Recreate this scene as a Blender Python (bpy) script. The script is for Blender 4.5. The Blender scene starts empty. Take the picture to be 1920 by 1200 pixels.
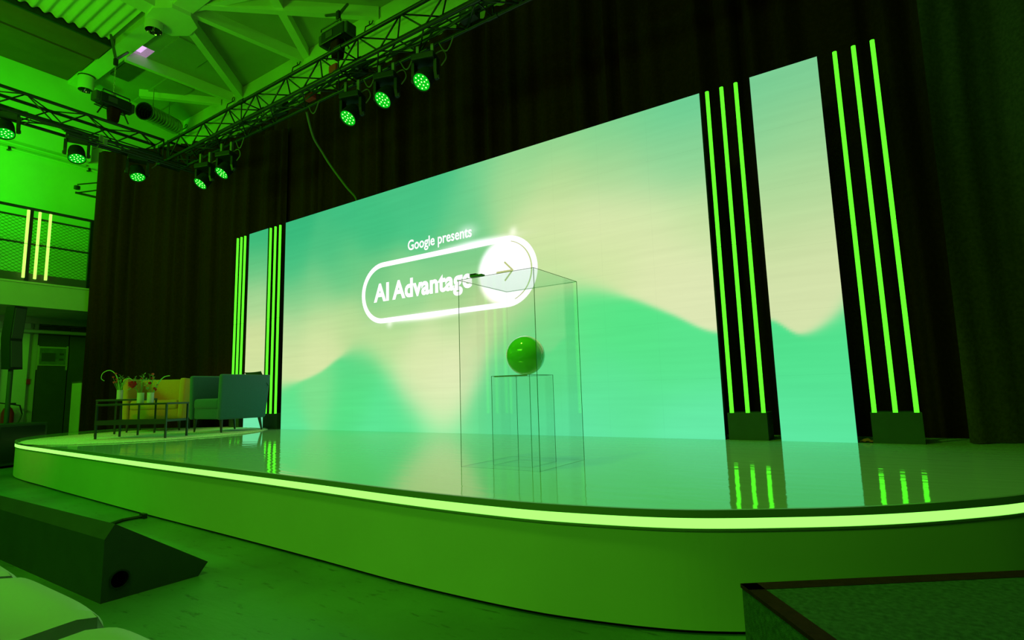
import bpy, math, random
import numpy as np
from mathutils import Vector, Matrix
random.seed(7)
S = bpy.context.scene
COL = S.collection
PI = math.pi
ZS = 0.42                                            # stage height above the hall floor

# ------------------------------------------------------------------ camera, world, light, exposure
cam_d = bpy.data.cameras.new('camera'); cam = bpy.data.objects.new('camera', cam_d); COL.objects.link(cam)
cam_d.sensor_width = 36; cam_d.lens = 1030.56 / 1920 * 36; cam_d.clip_start = 0.02
_yaw, _pitch, _roll = 0.58296, 0.12835, -0.028185
_f = Vector((-math.sin(_yaw) * math.cos(_pitch), math.cos(_yaw) * math.cos(_pitch), math.sin(_pitch)))
_r = Vector((math.cos(_yaw), math.sin(_yaw), 0)); _u = _r.cross(_f)
_r2 = math.cos(_roll) * _r + math.sin(_roll) * _u; _u2 = -math.sin(_roll) * _r + math.cos(_roll) * _u
_m = Matrix((_r2, _u2, -_f)).transposed().to_4x4(); _m.translation = Vector((7.086, -4.748, 0.4414 + ZS))
cam.matrix_world = _m
S.camera = cam
S.view_settings.view_transform = 'Standard'; S.view_settings.look = 'None'
S.view_settings.exposure = 0; S.view_settings.gamma = 1; S.view_settings.use_curve_mapping = False
W = bpy.data.worlds.new('hall_dark'); S.world = W; W.use_nodes = True
W.node_tree.nodes['Background'].inputs[0].default_value = (0.02, 0.1, 0.01, 1)
W.node_tree.nodes['Background'].inputs[1].default_value = 0.05
S.cycles.max_bounces = 14; S.cycles.transparent_max_bounces = 40

def lamp(name, kind, loc, target, energy, color, size=0.5, size_y=None, angle=60, blend=0.6):
    d = bpy.data.lights.new(name, kind); d.energy = energy; d.color = color
    if kind == 'AREA':
        d.size = size
        if size_y: d.shape = 'RECTANGLE'; d.size_y = size_y
    if kind == 'SPOT':
        d.spot_size = math.radians(angle); d.spot_blend = blend; d.shadow_soft_size = size
    o = bpy.data.objects.new(name, d); COL.objects.link(o); o.location = loc
    o.rotation_euler = (Vector(target) - Vector(loc)).to_track_quat('-Z', 'Y').to_euler()
    return o
GREEN = (0.0, 1.0, 0.0)
YGREEN = (0.10, 1.0, 0.01)
WARM = (0.45, 1.0, 0.10)
lamp('wash_front', 'AREA', (4.5, -9.5, 5.2), (4.5, -2.8, 0.2), 145, YGREEN, 4.0, 1.0)
lamp('wash_warm', 'AREA', (5.5, -7.5, 4.6), (4.5, -2.5, 0.2), 12, WARM, 2.0, 1.0)
lamp('wash_left', 'SPOT', (-1.0, -8.0, 5.0), (-0.8, -2.6, 0.3), 420, GREEN, 0.3, angle=60)
lamp('wall_wash', 'SPOT', (-3.2, -4.6, 4.4), (-6.0, -3.1, 5.0), 880, GREEN, 0.2, angle=105, blend=1.0)
lamp('roof_wash', 'AREA', (-1.5, -5.5, 3.2), (-2.2, -0.4, 7.4), 175, (0.11, 1.0, 0.0), 2.0, 1.0)
lamp('seat_warm', 'SPOT', (0.5, -5.5, 4.2), (-0.9, -1.2, 0.7), 130, (1.0, 0.42, 0.2), 0.3, angle=34)
lamp('stage_wash', 'SPOT', (4.6, -4.0, 6.6), (4.4, -1.3, 0.4), 620, (0.20, 1.0, 0.03), 0.25, angle=80, blend=0.9)
lamp('roof_warm', 'AREA', (2.5, -5.0, 3.0), (-0.5, 0.3, 7.4), 12, WARM, 2.0, 1.0)
lamp('drape_wash', 'SPOT', (6.1, -1.5, 5.4), (8.3, 0.1, 3.4), 150, (0.1, 1.0, 0.12), 0.3, angle=40)

# ------------------------------------------------------------------ materials
def lin(c):
    return tuple(((v / 255) / 12.92 if v / 255 <= 0.04045 else ((v / 255 + 0.055) / 1.055) ** 2.4) for v in c)
def mat(name, col, rough=0.6, metal=0.0, emit=None, es=1.0, noise=0.0, nscale=20, bump=0.0, bscale=60, coat=0.0, sheen=0.0, spec=None, stretch=None):
    m = bpy.data.materials.new(name); m.use_nodes = True
    nt = m.node_tree; N = nt.nodes; L = nt.links; b = N['Principled BSDF']
    b.inputs['Base Color'].default_value = (*col, 1); b.inputs['Roughness'].default_value = rough
    b.inputs['Metallic'].default_value = metal
    b.inputs['Coat Weight'].default_value = coat
    b.inputs['Sheen Weight'].default_value = sheen
    if spec is not None: b.inputs['Specular IOR Level'].default_value = spec
    if emit: b.inputs['Emission Color'].default_value = (*emit, 1); b.inputs['Emission Strength'].default_value = es
    if noise or bump:
        tc = N.new('ShaderNodeTexCoord'); mp = N.new('ShaderNodeMapping'); L.new(tc.outputs['Object'], mp.inputs[0])
        if stretch: mp.inputs['Scale'].default_value = stretch
    if noise:
        n = N.new('ShaderNodeTexNoise'); n.inputs['Scale'].default_value = nscale; n.inputs['Detail'].default_value = 6
        L.new(mp.outputs[0], n.inputs['Vector'])
        r = N.new('ShaderNodeValToRGB'); L.new(n.outputs['Fac'], r.inputs[0])
        r.color_ramp.elements[0].position = 0.3; r.color_ramp.elements[1].position = 0.7
        r.color_ramp.elements[0].color = (*[c * (1 - noise) for c in col], 1)
        r.color_ramp.elements[1].color = (*[min(1, c * (1 + noise)) for c in col], 1)
        L.new(r.outputs[0], b.inputs['Base Color'])
    if bump:
        n2 = N.new('ShaderNodeTexNoise'); n2.inputs['Scale'].default_value = bscale; n2.inputs['Detail'].default_value = 4
        L.new(mp.outputs[0], n2.inputs['Vector'])
        bp = N.new('ShaderNodeBump'); bp.inputs['Strength'].default_value = bump; bp.inputs['Distance'].default_value = 0.01
        L.new(n2.outputs['Fac'], bp.inputs['Height']); L.new(bp.outputs[0], b.inputs['Normal'])
    return m

M = {}
M['paint'] = mat('white_paint', (0.62, 0.62, 0.58), 0.7, noise=0.06, nscale=1.5, bump=0.1, bscale=30)
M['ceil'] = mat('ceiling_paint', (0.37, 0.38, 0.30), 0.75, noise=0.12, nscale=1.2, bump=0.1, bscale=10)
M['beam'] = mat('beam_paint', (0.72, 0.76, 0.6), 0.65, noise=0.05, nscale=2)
M['beige'] = mat('beige_plaster', (0.42, 0.36, 0.24), 0.8, noise=0.08, nscale=3)
M['darkpanel'] = mat('dark_brown_panel', (0.10, 0.085, 0.055), 0.7, noise=0.15, nscale=4)
M['black'] = mat('black_metal', (0.012, 0.012, 0.011), 0.45, 0.0)
M['truss'] = mat('black_truss_coating', (0.013, 0.014, 0.011), 0.4, 0.0, noise=0.3, nscale=12)
M['blackplastic'] = mat('black_plastic', (0.014, 0.014, 0.013), 0.5, bump=0.1, bscale=300)
M['drape'] = mat('black_velvet', (0.055, 0.011, 0.010), 0.95, noise=0.2, nscale=30, spec=0.1, bump=0.3, bscale=200)
M['sidedrape'] = mat('black_molton', (0.075, 0.038, 0.03), 0.95, noise=0.25, nscale=40, spec=0.1, bump=0.3, bscale=200)
M['fascia'] = mat('white_fascia_laminate', (0.66, 0.68, 0.45), 0.45, noise=0.03, nscale=3)
M['lip'] = mat('stage_edge_trim', (0.26, 0.30, 0.22), 0.35)
M['shade_black'] = mat('painted_shade_black', (0.004, 0.004, 0.004), 0.9)  # near-black colour stands in for the shade in gaps and openings
M['tube'] = mat('green_led_tube', (0.02, 0.1, 0.01), 0.4, emit=(0.075, 1.0, 0.015), es=2.0)
M['tubehot'] = mat('hot_green_led_tube', (0.1, 0.2, 0.05), 0.4, emit=(0.42, 1.0, 0.10), es=1.9)
M['strip'] = mat('green_led_strip', (0.1, 0.2, 0.05), 0.4, emit=(0.30, 1.0, 0.13), es=1.6)
M['lens'] = mat('green_lens', (0.0, 0.1, 0.0), 0.2, emit=(0.0, 0.50, 0.008), es=1.0)
M['cell'] = mat('green_led_cell', (0.1, 0.2, 0.1), 0.3, emit=(0.40, 1.0, 0.25), es=2.2)
M['screenwhite'] = mat('screen_white', (0, 0, 0), 0.9, emit=(1.0, 0.97, 1.0), es=1.25, spec=0.0)
M['screengold'] = mat('screen_gold', (0, 0, 0), 0.9, emit=lin((190, 200, 130)), es=1.0, spec=0.0)
M['step'] = mat('black_carpet', (0.08, 0.13, 0.09), 0.95, noise=0.35, nscale=60, bump=0.6, bscale=400, spec=0.1)
M['speaker'] = mat('black_speaker_coating', (0.050, 0.065, 0.050), 0.7, noise=0.1, nscale=8, bump=0.25, bscale=500)
M['grille'] = mat('dark_grille', (0.07, 0.07, 0.065), 0.6, bump=0.4, bscale=400)
M['chair'] = mat('white_moulded_plastic', (0.62, 0.62, 0.55), 0.4)
M['rug'] = mat('cream_wool', (0.80, 0.74, 0.58), 0.95, noise=0.3, nscale=70, bump=0.9, bscale=160, sheen=0.3)
M['yellow'] = mat('mustard_upholstery', (0.62, 0.33, 0.025), 0.9, noise=0.1, nscale=120, bump=0.2, bscale=500, sheen=0.2)
M['teal'] = mat('teal_upholstery', (0.035, 0.115, 0.17), 0.9, noise=0.12, nscale=120, bump=0.2, bscale=500, sheen=0.2)
M['pillow'] = mat('charcoal_cushion', (0.03, 0.035, 0.035), 0.9, noise=0.1, nscale=80)
M['leg'] = mat('dark_stained_wood', (0.045, 0.04, 0.03), 0.4, noise=0.2, nscale=20, stretch=(1, 1, 0.2))
M['tablemetal'] = mat('dark_table_metal', (0.03, 0.035, 0.035), 0.35)
M['vase'] = mat('pale_ribbed_vase', (0.55, 0.6, 0.48), 0.2, coat=0.5)
M['stem'] = mat('green_stem', (0.16, 0.34, 0.05), 0.6, noise=0.2, nscale=60)
M['frond'] = mat('pale_green_sprig', (0.30, 0.55, 0.12), 0.6, noise=0.2, nscale=60)
M['redflower'] = mat('dark_red_petal', (0.75, 0.015, 0.03), 0.55, noise=0.25, nscale=60)
M['pinkflower'] = mat('coral_red_blossom', (0.95, 0.12, 0.10), 0.6, noise=0.2, nscale=60)
M['ball'] = mat('glossy_green_ball', (0.25, 0.85, 0.12), 0.12, coat=1.0)
M['pink'] = mat('pale_pink_edge', (0.75, 0.6, 0.8), 0.4)
M['acedge'] = mat('polished_acrylic_edge', (0.10, 0.26, 0.06), 0.2)
M['red'] = mat('red_enamel', (0.55, 0.02, 0.015), 0.45)
M['redstrap'] = mat('red_rigging_tape', (0.5, 0.03, 0.02), 0.6)
M['orange'] = mat('orange_cloth', (0.55, 0.12, 0.02), 0.8)
M['steel'] = mat('galvanised_steel', (0.42, 0.44, 0.38), 0.35, 0.7, noise=0.2, nscale=15)
M['chrome'] = mat('chrome_reflector', (0.8, 0.8, 0.8), 0.08, 1.0)
M['roofboard'] = mat('grey_brown_roof_board', (0.20, 0.085, 0.05), 0.7, noise=0.1, nscale=3)
M['door'] = mat('brown_door_panel', (0.085, 0.075, 0.055), 0.6, noise=0.1, nscale=6)
M['frame'] = mat('pale_frame', (0.5, 0.5, 0.4), 0.5)
M['poster'] = mat('faded_notice', (0.16, 0.20, 0.14), 0.6, noise=0.3, nscale=9)
M['cable'] = mat('black_cable', (0.02, 0.022, 0.018), 0.5)
M['coil'] = mat('olive_cable', (0.12, 0.13, 0.06), 0.6)
M['skylight'] = mat('daylit_shaft', (0.7, 0.62, 0.75), 0.7, emit=(0.50, 0.34, 0.56), es=0.8)
M['concreteedge'] = mat('painted_slab_edge', (0.58, 0.54, 0.42), 0.75, noise=0.05, nscale=3)
M['lectern'] = mat('grey_green_laminate', (0.11, 0.10, 0.06), 0.6)

def glass_mat():
    m = bpy.data.materials.new('clear_acrylic'); m.use_nodes = True; nt = m.node_tree; N = nt.nodes; L = nt.links
    N.remove(N['Principled BSDF']); out = N['Material Output']
    t = N.new('ShaderNodeBsdfTransparent'); t.inputs[0].default_value = (0.985, 0.995, 0.985, 1)
    g = N.new('ShaderNodeBsdfGlossy'); g.inputs['Roughness'].default_value = 0.0
    fr = N.new('ShaderNodeFresnel'); ge = N.new('ShaderNodeNewGeometry')
    ir = N.new('ShaderNodeMapRange'); ir.inputs[3].default_value = 1.45; ir.inputs[4].default_value = 1 / 1.45
    L.new(ge.outputs['Backfacing'], ir.inputs[0]); L.new(ir.outputs[0], fr.inputs[0])
    mx = N.new('ShaderNodeMixShader'); ml = N.new('ShaderNodeMath'); ml.operation = 'MULTIPLY'; ml.inputs[1].default_value = 0.6; L.new(fr.outputs[0], ml.inputs[0]); L.new(ml.outputs[0], mx.inputs[0]); L.new(t.outputs[0], mx.inputs[1]); L.new(g.outputs[0], mx.inputs[2])
    L.new(mx.outputs[0], out.inputs[0]); return m
M['acrylic'] = glass_mat()

def floor_mat():
    m = mat('worn_painted_concrete', (0.20, 0.21, 0.17), 0.42); nt = m.node_tree; N = nt.nodes; L = nt.links; b = N['Principled BSDF']
    tc = N.new('ShaderNodeTexCoord')
    n1 = N.new('ShaderNodeTexNoise'); n1.inputs['Scale'].default_value = 1.1; n1.inputs['Detail'].default_value = 5; L.new(tc.outputs['Object'], n1.inputs['Vector'])
    mp = N.new('ShaderNodeMapping'); mp.inputs['Scale'].default_value = (3.0, 11.0, 1); mp.inputs['Rotation'].default_value = (0, 0, 0.25); L.new(tc.outputs['Object'], mp.inputs[0])
    n2 = N.new('ShaderNodeTexNoise'); n2.inputs['Scale'].default_value = 2.4; n2.inputs['Detail'].default_value = 8; n2.inputs['Roughness'].default_value = 0.65; L.new(mp.outputs[0], n2.inputs['Vector'])
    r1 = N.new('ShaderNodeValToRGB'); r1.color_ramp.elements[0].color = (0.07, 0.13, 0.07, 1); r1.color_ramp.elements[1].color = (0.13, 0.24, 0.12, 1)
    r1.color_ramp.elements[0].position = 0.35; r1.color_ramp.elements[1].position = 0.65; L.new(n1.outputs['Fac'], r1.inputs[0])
    r2 = N.new('ShaderNodeValToRGB'); r2.color_ramp.elements[0].position = 0.34; r2.color_ramp.elements[1].position = 0.41
    r2.color_ramp.elements[0].color = (0.45, 0.45, 0.45, 1); r2.color_ramp.elements[1].color = (1, 1, 1, 1); L.new(n2.outputs['Fac'], r2.inputs[0])
    mx = N.new('ShaderNodeMix'); mx.data_type = 'RGBA'; mx.blend_type = 'MULTIPLY'; mx.inputs[0].default_value = 1
    L.new(r1.outputs[0], mx.inputs[6]); L.new(r2.outputs[0], mx.inputs[7]); L.new(mx.outputs[2], b.inputs['Base Color'])
    bp = N.new('ShaderNodeBump'); bp.inputs['Strength'].default_value = 0.25; bp.inputs['Distance'].default_value = 0.01
    L.new(n2.outputs['Fac'], bp.inputs['Height']); L.new(bp.outputs[0], b.inputs['Normal']); return m
M['floor'] = floor_mat()

def deck_mat():
    m = mat('glossy_white_deck', (0.50, 0.56, 0.44), 0.05); nt = m.node_tree; N = nt.nodes; L = nt.links; b = N['Principled BSDF']
    b.inputs['IOR'].default_value = 2.9
    tc = N.new('ShaderNodeTexCoord'); mp = N.new('ShaderNodeMapping'); mp.inputs['Scale'].default_value = (1.2, 5, 1); L.new(tc.outputs['Object'], mp.inputs[0])
    n1 = N.new('ShaderNodeTexNoise'); n1.inputs['Scale'].default_value = 3.0; n1.inputs['Detail'].default_value = 3; L.new(mp.outputs[0], n1.inputs['Vector'])
    bp = N.new('ShaderNodeBump'); bp.inputs['Strength'].default_value = 0.16; bp.inputs['Distance'].default_value = 0.01
    L.new(n1.outputs['Fac'], bp.inputs['Height']); L.new(bp.outputs[0], b.inputs['Normal']); return m
M['deck'] = deck_mat()

def screen_mat():
    m = bpy.data.materials.new('led_screen_picture'); m.use_nodes = True; nt = m.node_tree; N = nt.nodes; L = nt.links
    b = N['Principled BSDF']; b.inputs['Base Color'].default_value = (0.004, 0.004, 0.004, 1); b.inputs['Roughness'].default_value = 0.8; b.inputs['Specular IOR Level'].default_value = 0.1
    a = N.new('ShaderNodeVertexColor'); a.layer_name = 'picture'
    tc = N.new('ShaderNodeNewGeometry')                       # fine horizontal pixel rows of the LED modules
    sp = N.new('ShaderNodeSeparateXYZ'); L.new(tc.outputs['Position'], sp.inputs[0])
    cb = N.new('ShaderNodeCombineXYZ'); L.new(sp.outputs[0], cb.inputs[0]); L.new(sp.outputs[2], cb.inputs[2])
    mp = N.new('ShaderNodeMapping'); mp.inputs['Scale'].default_value = (0.5, 1, 9.0); L.new(cb.outputs[0], mp.inputs[0])
    n = N.new('ShaderNodeTexNoise'); n.inputs['Scale'].default_value = 2.0; n.inputs['Detail'].default_value = 5; L.new(mp.outputs[0], n.inputs['Vector'])
    mr = N.new('ShaderNodeMapRange'); mr.inputs[1].default_value = 0.25; mr.inputs[2].default_value = 0.75; mr.inputs[3].default_value = 0.965; mr.inputs[4].default_value = 1.035
    L.new(n.outputs['Fac'], mr.inputs[0])
    L.new(a.outputs['Color'], b.inputs['Emission Color']); L.new(mr.outputs[0], b.inputs['Emission Strength'])
    return m
M['screen'] = screen_mat()

# ------------------------------------------------------------------ mesh builder
class MB:
    def __init__(s): s.v = []; s.f = []
    def add(s, vs, fs, mx=None):
        k = len(s.v)
        s.v += [tuple(mx @ Vector(p)) if mx else tuple(p) for p in vs]; s.f += [tuple(i + k for i in f) for f in fs]; return s
    def box(s, x0, x1, y0, y1, z0, z1, mx=None):
        return s.add([(x0, y0, z0), (x1, y0, z0), (x1, y1, z0), (x0, y1, z0), (x0, y0, z1), (x1, y0, z1), (x1, y1, z1), (x0, y1, z1)],
              [(0, 3, 2, 1), (4, 5, 6, 7), (0, 1, 5, 4), (1, 2, 6, 5), (2, 3, 7, 6), (3, 0, 4, 7)], mx)
    def bevbox(s, x0, x1, y0, y1, z0, z1, b, mx=None, n=3):
        # rounded box: superellipse-free, corner-offset sphere patches
        vs = []; fs = []; st = []
        for i in range(4 * (n + 1)):
            q, r = divmod(i, n + 1); a = (q + r / n) * PI / 2; st.append((math.cos(a), math.sin(a), q))
        rings = []
        for j in range(2 * (n + 1)):
            h, r = divmod(j, n + 1); ph = -PI / 2 + (r / n) * PI / 2 if h == 0 else (r / n) * PI / 2
            zc = z0 + b if h == 0 else z1 - b; ring = []
            for ca, sa, q in st:
                cx = x1 - b if q in (0, 3) else x0 + b; cy = y1 - b if q in (0, 1) else y0 + b
                ring.append(len(vs)); vs.append((cx + b * ca * math.cos(ph), cy + b * sa * math.cos(ph), zc + b * math.sin(ph)))
            rings.append(ring)
        m = len(st)
        for a_, b_ in zip(rings, rings[1:]):
            for i in range(m): fs.append((a_[i], a_[(i + 1) % m], b_[(i + 1) % m], b_[i]))
        fs.append(tuple(reversed(rings[0]))); fs.append(tuple(rings[-1]))
        return s.add(vs, fs, mx)
    def tube(s, pts, r, n=6, cap=True, r1=None):
        pts = [Vector(p) for p in pts]; rings = []; k = len(s.v)
        up = None
        for i, p in enumerate(pts):
            t = (pts[min(i + 1, len(pts) - 1)] - pts[max(i - 1, 0)]).normalized()
            if up is None: up = Vector((0, 0, 1)) if abs(t.z) < 0.9 else Vector((1, 0, 0))
            a = t.cross(up); a = a.normalized() if a.length > 1e-6 else Vector((1, 0, 0)); b = a.cross(t).normalized(); up = b
            rr = r if r1 is None else r + (r1 - r) * i / (len(pts) - 1)
            s.v += [tuple(p + a * rr * math.cos(2 * PI * j / n) + b * rr * math.sin(2 * PI * j / n)) for j in range(n)]
        for i in range(len(pts) - 1):
            for j in range(n):
                a0 = k + i * n + j; a1 = k + i * n + (j + 1) % n; s.f.append((a0, a1, a1 + n, a0 + n))
        if cap: s.f.append(tuple(k + j for j in reversed(range(n)))); s.f.append(tuple(k + (len(pts) - 1) * n + j for j in range(n)))
        return s
    def lathe(s, prof, n=24, mx=None, cap=True):
        vs = []; fs = []
        for r, z in prof: vs += [(r * math.cos(2 * PI * j / n), r * math.sin(2 * PI * j / n), z) for j in range(n)]
        for i in range(len(prof) - 1):
            for j in range(n): a0 = i * n + j; a1 = i * n + (j + 1) % n; fs.append((a0, a1, a1 + n, a0 + n))
        if cap:
            if prof[0][0] > 1e-6: fs.append(tuple(reversed(range(n))))
            if prof[-1][0] > 1e-6: fs.append(tuple((len(prof) - 1) * n + j for j in range(n)))
        return s.add(vs, fs, mx)
    def prism(s, poly, x0, x1, mx=None):          # polygon in (y,z) extruded along x
        n = len(poly); vs = [(x0, y, z) for y, z in poly] + [(x1, y, z) for y, z in poly]
        fs = [tuple(reversed(range(n))), tuple(range(n, 2 * n))] + [(i, (i + 1) % n, (i + 1) % n + n, i + n) for i in range(n)]
        return s.add(vs, fs, mx)
    def slab(s, poly, z0, z1, mx=None):           # polygon in (x,y) extruded along z
        n = len(poly); vs = [(x, y, z0) for x, y in poly] + [(x, y, z1) for x, y in poly]
        fs = [tuple(reversed(range(n))), tuple(range(n, 2 * n))] + [(i, (i + 1) % n, (i + 1) % n + n, i + n) for i in range(n)]
        return s.add(vs, fs, mx)
    def mesh(s, name, m=None, smooth=False):
        me = bpy.data.meshes.new(name); me.from_pydata(s.v, [], s.f); me.update()
        if m: me.materials.append(m)
        if smooth: me.polygons.foreach_set('use_smooth', [True] * len(me.polygons))
        return me
    def build(s, name, m, parent=None, smooth=False, off=None, **props):
        if off is not None: s.v = [tuple(Vector(p) - Vector(off)) for p in s.v]
        o = bpy.data.objects.new(name, s.mesh(name, m, smooth)); COL.objects.link(o)
        if parent: o.parent = parent
        for k, v in props.items(): o[k] = v
        if smooth:
            try:
                mod = o.modifiers.new('edges', 'EDGE_SPLIT'); mod.split_angle = math.radians(50)
            except Exception: pass
        return o
def inst(name, me, parent, loc=(0, 0, 0), rot=None, **props):
    o = bpy.data.objects.new(name, me); COL.objects.link(o); o.parent = parent; o.location = loc
    if rot is not None: o.rotation_mode = 'QUATERNION'; o.rotation_quaternion = rot
    for k, v in props.items(): o[k] = v
    return o
def thing(name, label, cat, loc=(0, 0, 0), rz=0, group=None):
    o = bpy.data.objects.new(name, None); o.empty_display_size = 0.1; COL.objects.link(o); o.location = loc; o.rotation_euler = (0, 0, rz)
    o['label'] = label; o['category'] = cat
    if group: o['group'] = group
    return o
def tag(o, label, cat, group=None):
    o['label'] = label; o['category'] = cat
    if group: o['group'] = group
    return o
def structure(o, label=None, cat='structure'):
    o['kind'] = 'structure'; o['category'] = cat
    if label: o['label'] = label
    return o
def copy_tree(o, loc, rz=None, label=None, parent=None):
    c = o.copy(); COL.objects.link(c)
    if parent: c.parent = parent
    else:
        c.location = loc
        if rz is not None: c.rotation_euler = (0, 0, rz)
        if label: c['label'] = label
    for ch in list(o.children): copy_tree(ch, None, parent=c)
    return c
def align(a, b):   # quaternion turning +Z onto b-a
    return (Vector(b) - Vector(a)).to_track_quat('Z', 'Y')
def spline(pts, n=8, closed=False):
    out = []; P = [Vector(p) for p in pts]; m = len(P)
    rng = range(m if closed else m - 1)
    for i in rng:
        g = lambda k: P[k % m] if closed else P[max(0, min(m - 1, k))]
        p0, p1, p2, p3 = g(i - 1), g(i), g(i + 1), g(i + 2)
        for j in range(n):
            t = j / n
            out.append(0.5 * ((2 * p1) + (p2 - p0) * t + (2 * p0 - 5 * p1 + 4 * p2 - p3) * t * t + (3 * p1 - p0 - 3 * p2 + p3) * t ** 3))
    if not closed: out.append(P[-1])
    return out

# ------------------------------------------------------------------ room shell
XW, YW, ZC = -6.05, 1.45, 7.42
structure(MB().box(-6.4, 11, -13, 2, -0.2, 0).build('floor', M['floor']), 'worn painted concrete hall floor with dark scuffs', 'floor')
structure(MB().box(XW - 0.2, XW, -13, 2, 0, ZC).build('wall_left', M['paint']), 'tall pale wall on the left washed in bright green light', 'wall')
structure(MB().box(XW, 11, YW, YW + 0.2, 0, ZC).build('wall_back', M['beige']), 'beige back wall behind the black drapes', 'wall')
structure(MB().box(10.8, 11, -13, YW, 0, ZC).build('wall_right', M['darkpanel']), 'dark right wall behind the drapes', 'wall')
structure(MB().box(XW, 10.8, -13.2, -13, 0, ZC).build('wall_front', M['darkpanel']), 'dark wall at the audience end of the hall', 'wall')

# ceiling: slab with a hole for the roof light, then beams under it
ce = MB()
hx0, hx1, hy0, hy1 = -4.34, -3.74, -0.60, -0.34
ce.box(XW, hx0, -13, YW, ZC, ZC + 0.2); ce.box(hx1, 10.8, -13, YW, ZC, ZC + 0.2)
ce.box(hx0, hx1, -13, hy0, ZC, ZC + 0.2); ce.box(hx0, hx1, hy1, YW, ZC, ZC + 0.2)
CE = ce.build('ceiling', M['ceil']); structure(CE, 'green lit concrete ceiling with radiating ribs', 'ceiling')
sk = MB(); z0, z1 = ZC, ZC + 0.5
sk.add([(hx0, hy0, z0), (hx1, hy0, z0), (hx1, hy1, z0), (hx0, hy1, z0), (hx0, hy0, z1), (hx1, hy0, z1), (hx1, hy1, z1), (hx0, hy1, z1)],
       [(0, 1, 5, 4), (1, 2, 6, 5), (2, 3, 7, 6), (3, 0, 4, 7), (4, 5, 6, 7)])
SK = sk.build('roof_light_shaft', M['skylight']); tag(SK, 'small roof light shaft glowing pale lilac daylight in the ceiling', 'skylight')
def rib(name, a, b, w, h, zt=ZC, m='ceil', parent=CE):
    a = Vector((a[0], a[1])); b = Vector((b[0], b[1])); d = (b - a).normalized(); n = Vector((-d.y, d.x)) * w / 2
    return MB().slab([tuple(a - n), tuple(b - n), tuple(b + n), tuple(a + n)][::1], zt - h, zt).build(name, M[m], parent)
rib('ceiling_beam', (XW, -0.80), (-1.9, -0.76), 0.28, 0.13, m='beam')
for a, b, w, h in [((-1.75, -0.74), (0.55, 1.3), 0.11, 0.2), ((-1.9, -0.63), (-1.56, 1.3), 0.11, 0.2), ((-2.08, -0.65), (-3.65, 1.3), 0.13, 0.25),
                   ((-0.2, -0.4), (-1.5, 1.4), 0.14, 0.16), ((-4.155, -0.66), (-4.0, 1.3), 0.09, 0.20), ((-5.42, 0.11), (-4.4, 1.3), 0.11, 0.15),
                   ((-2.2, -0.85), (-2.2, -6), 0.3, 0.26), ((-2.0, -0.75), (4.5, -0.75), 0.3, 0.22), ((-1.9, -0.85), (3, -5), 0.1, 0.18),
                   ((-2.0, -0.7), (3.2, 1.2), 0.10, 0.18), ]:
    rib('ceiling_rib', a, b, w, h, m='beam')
hub = [(-2.2 + 0.42 * math.cos(a * PI / 4 + 0.3), -0.74 + 0.36 * math.sin(a * PI / 4 + 0.3)) for a in range(8)]
MB().slab(hub, ZC - 0.29, ZC).build('hub_plate', M['beam'], CE)
for x0, x1, y0, y1, m_ in ((-3.62, -2.9, -0.30, 0.35, 'ceil'), (-5.98, -4.45, 0.2, 0.72, 'ceil'), (-5.2, -4.42, -0.52, -0.2, 'darkpanel')):
    MB().box(x0, x1, y0, y1, ZC - 0.035, ZC - 0.001).build('ceiling_plate', M[m_], CE)
# corrugated sheet bay and dark bay left of the hub
co = MB(); ny = 260
for i in range(ny):
    y0 = -5.2 + i * 4.16 / ny; y1 = y0 + 4.16 / ny
    zz = lambda y: ZC - 0.10 + 0.028 * math.sin(y * 2 * PI / 0.16)
    co.add([(-3.86, y0, zz(y0)), (-2.42, y0, zz(y0)), (-2.42, y1, zz(y1)), (-3.86, y1, zz(y1))], [(0, 1, 2, 3)])
tag(co.build('corrugated_roof_sheet', M['beam'], smooth=True), 'corrugated roof sheet lit bright green beside the concrete beam', 'roof sheet')
dk = thing('dark_ceiling_panel', 'long dark brown ceiling panel above the balcony', 'panel', (-4.7, -3.2, ZC - 0.32))
for xa, xb, za, zb in ((-4.62, -3.95, 0.16, 0.06), (-4.74, -4.64, 0.02, 0.0), (-5.38, -4.76, 0.12, 0.02), (-6.04, -5.40, 0.07, 0.0)):
    MB().box(xa, xb, -6, -0.96, ZC - za, ZC - zb - 0.002).build('board', M['roofboard'], dk, off=dk.location)
for y in (-3.6, -2.6, -1.6): MB().box(-4.72, -4.66, y - 0.03, y + 0.03, ZC - 0.06, ZC - 0.02).build('bolt_plate', M['black'], dk, off=dk.location)
MB().box(-3.92, -3.88, -6, -0.98, ZC - 0.20, ZC - 0.05).build('edge_rail', M['black'], dk, off=dk.location)
tag(MB().box(-2.42, -2.36, -5.2, -1.0, ZC - 0.16, ZC - 0.002).build('roof_sheet_flange', M['beam']), 'green lit metal flange along the right edge of the corrugated sheet', 'flange')
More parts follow.
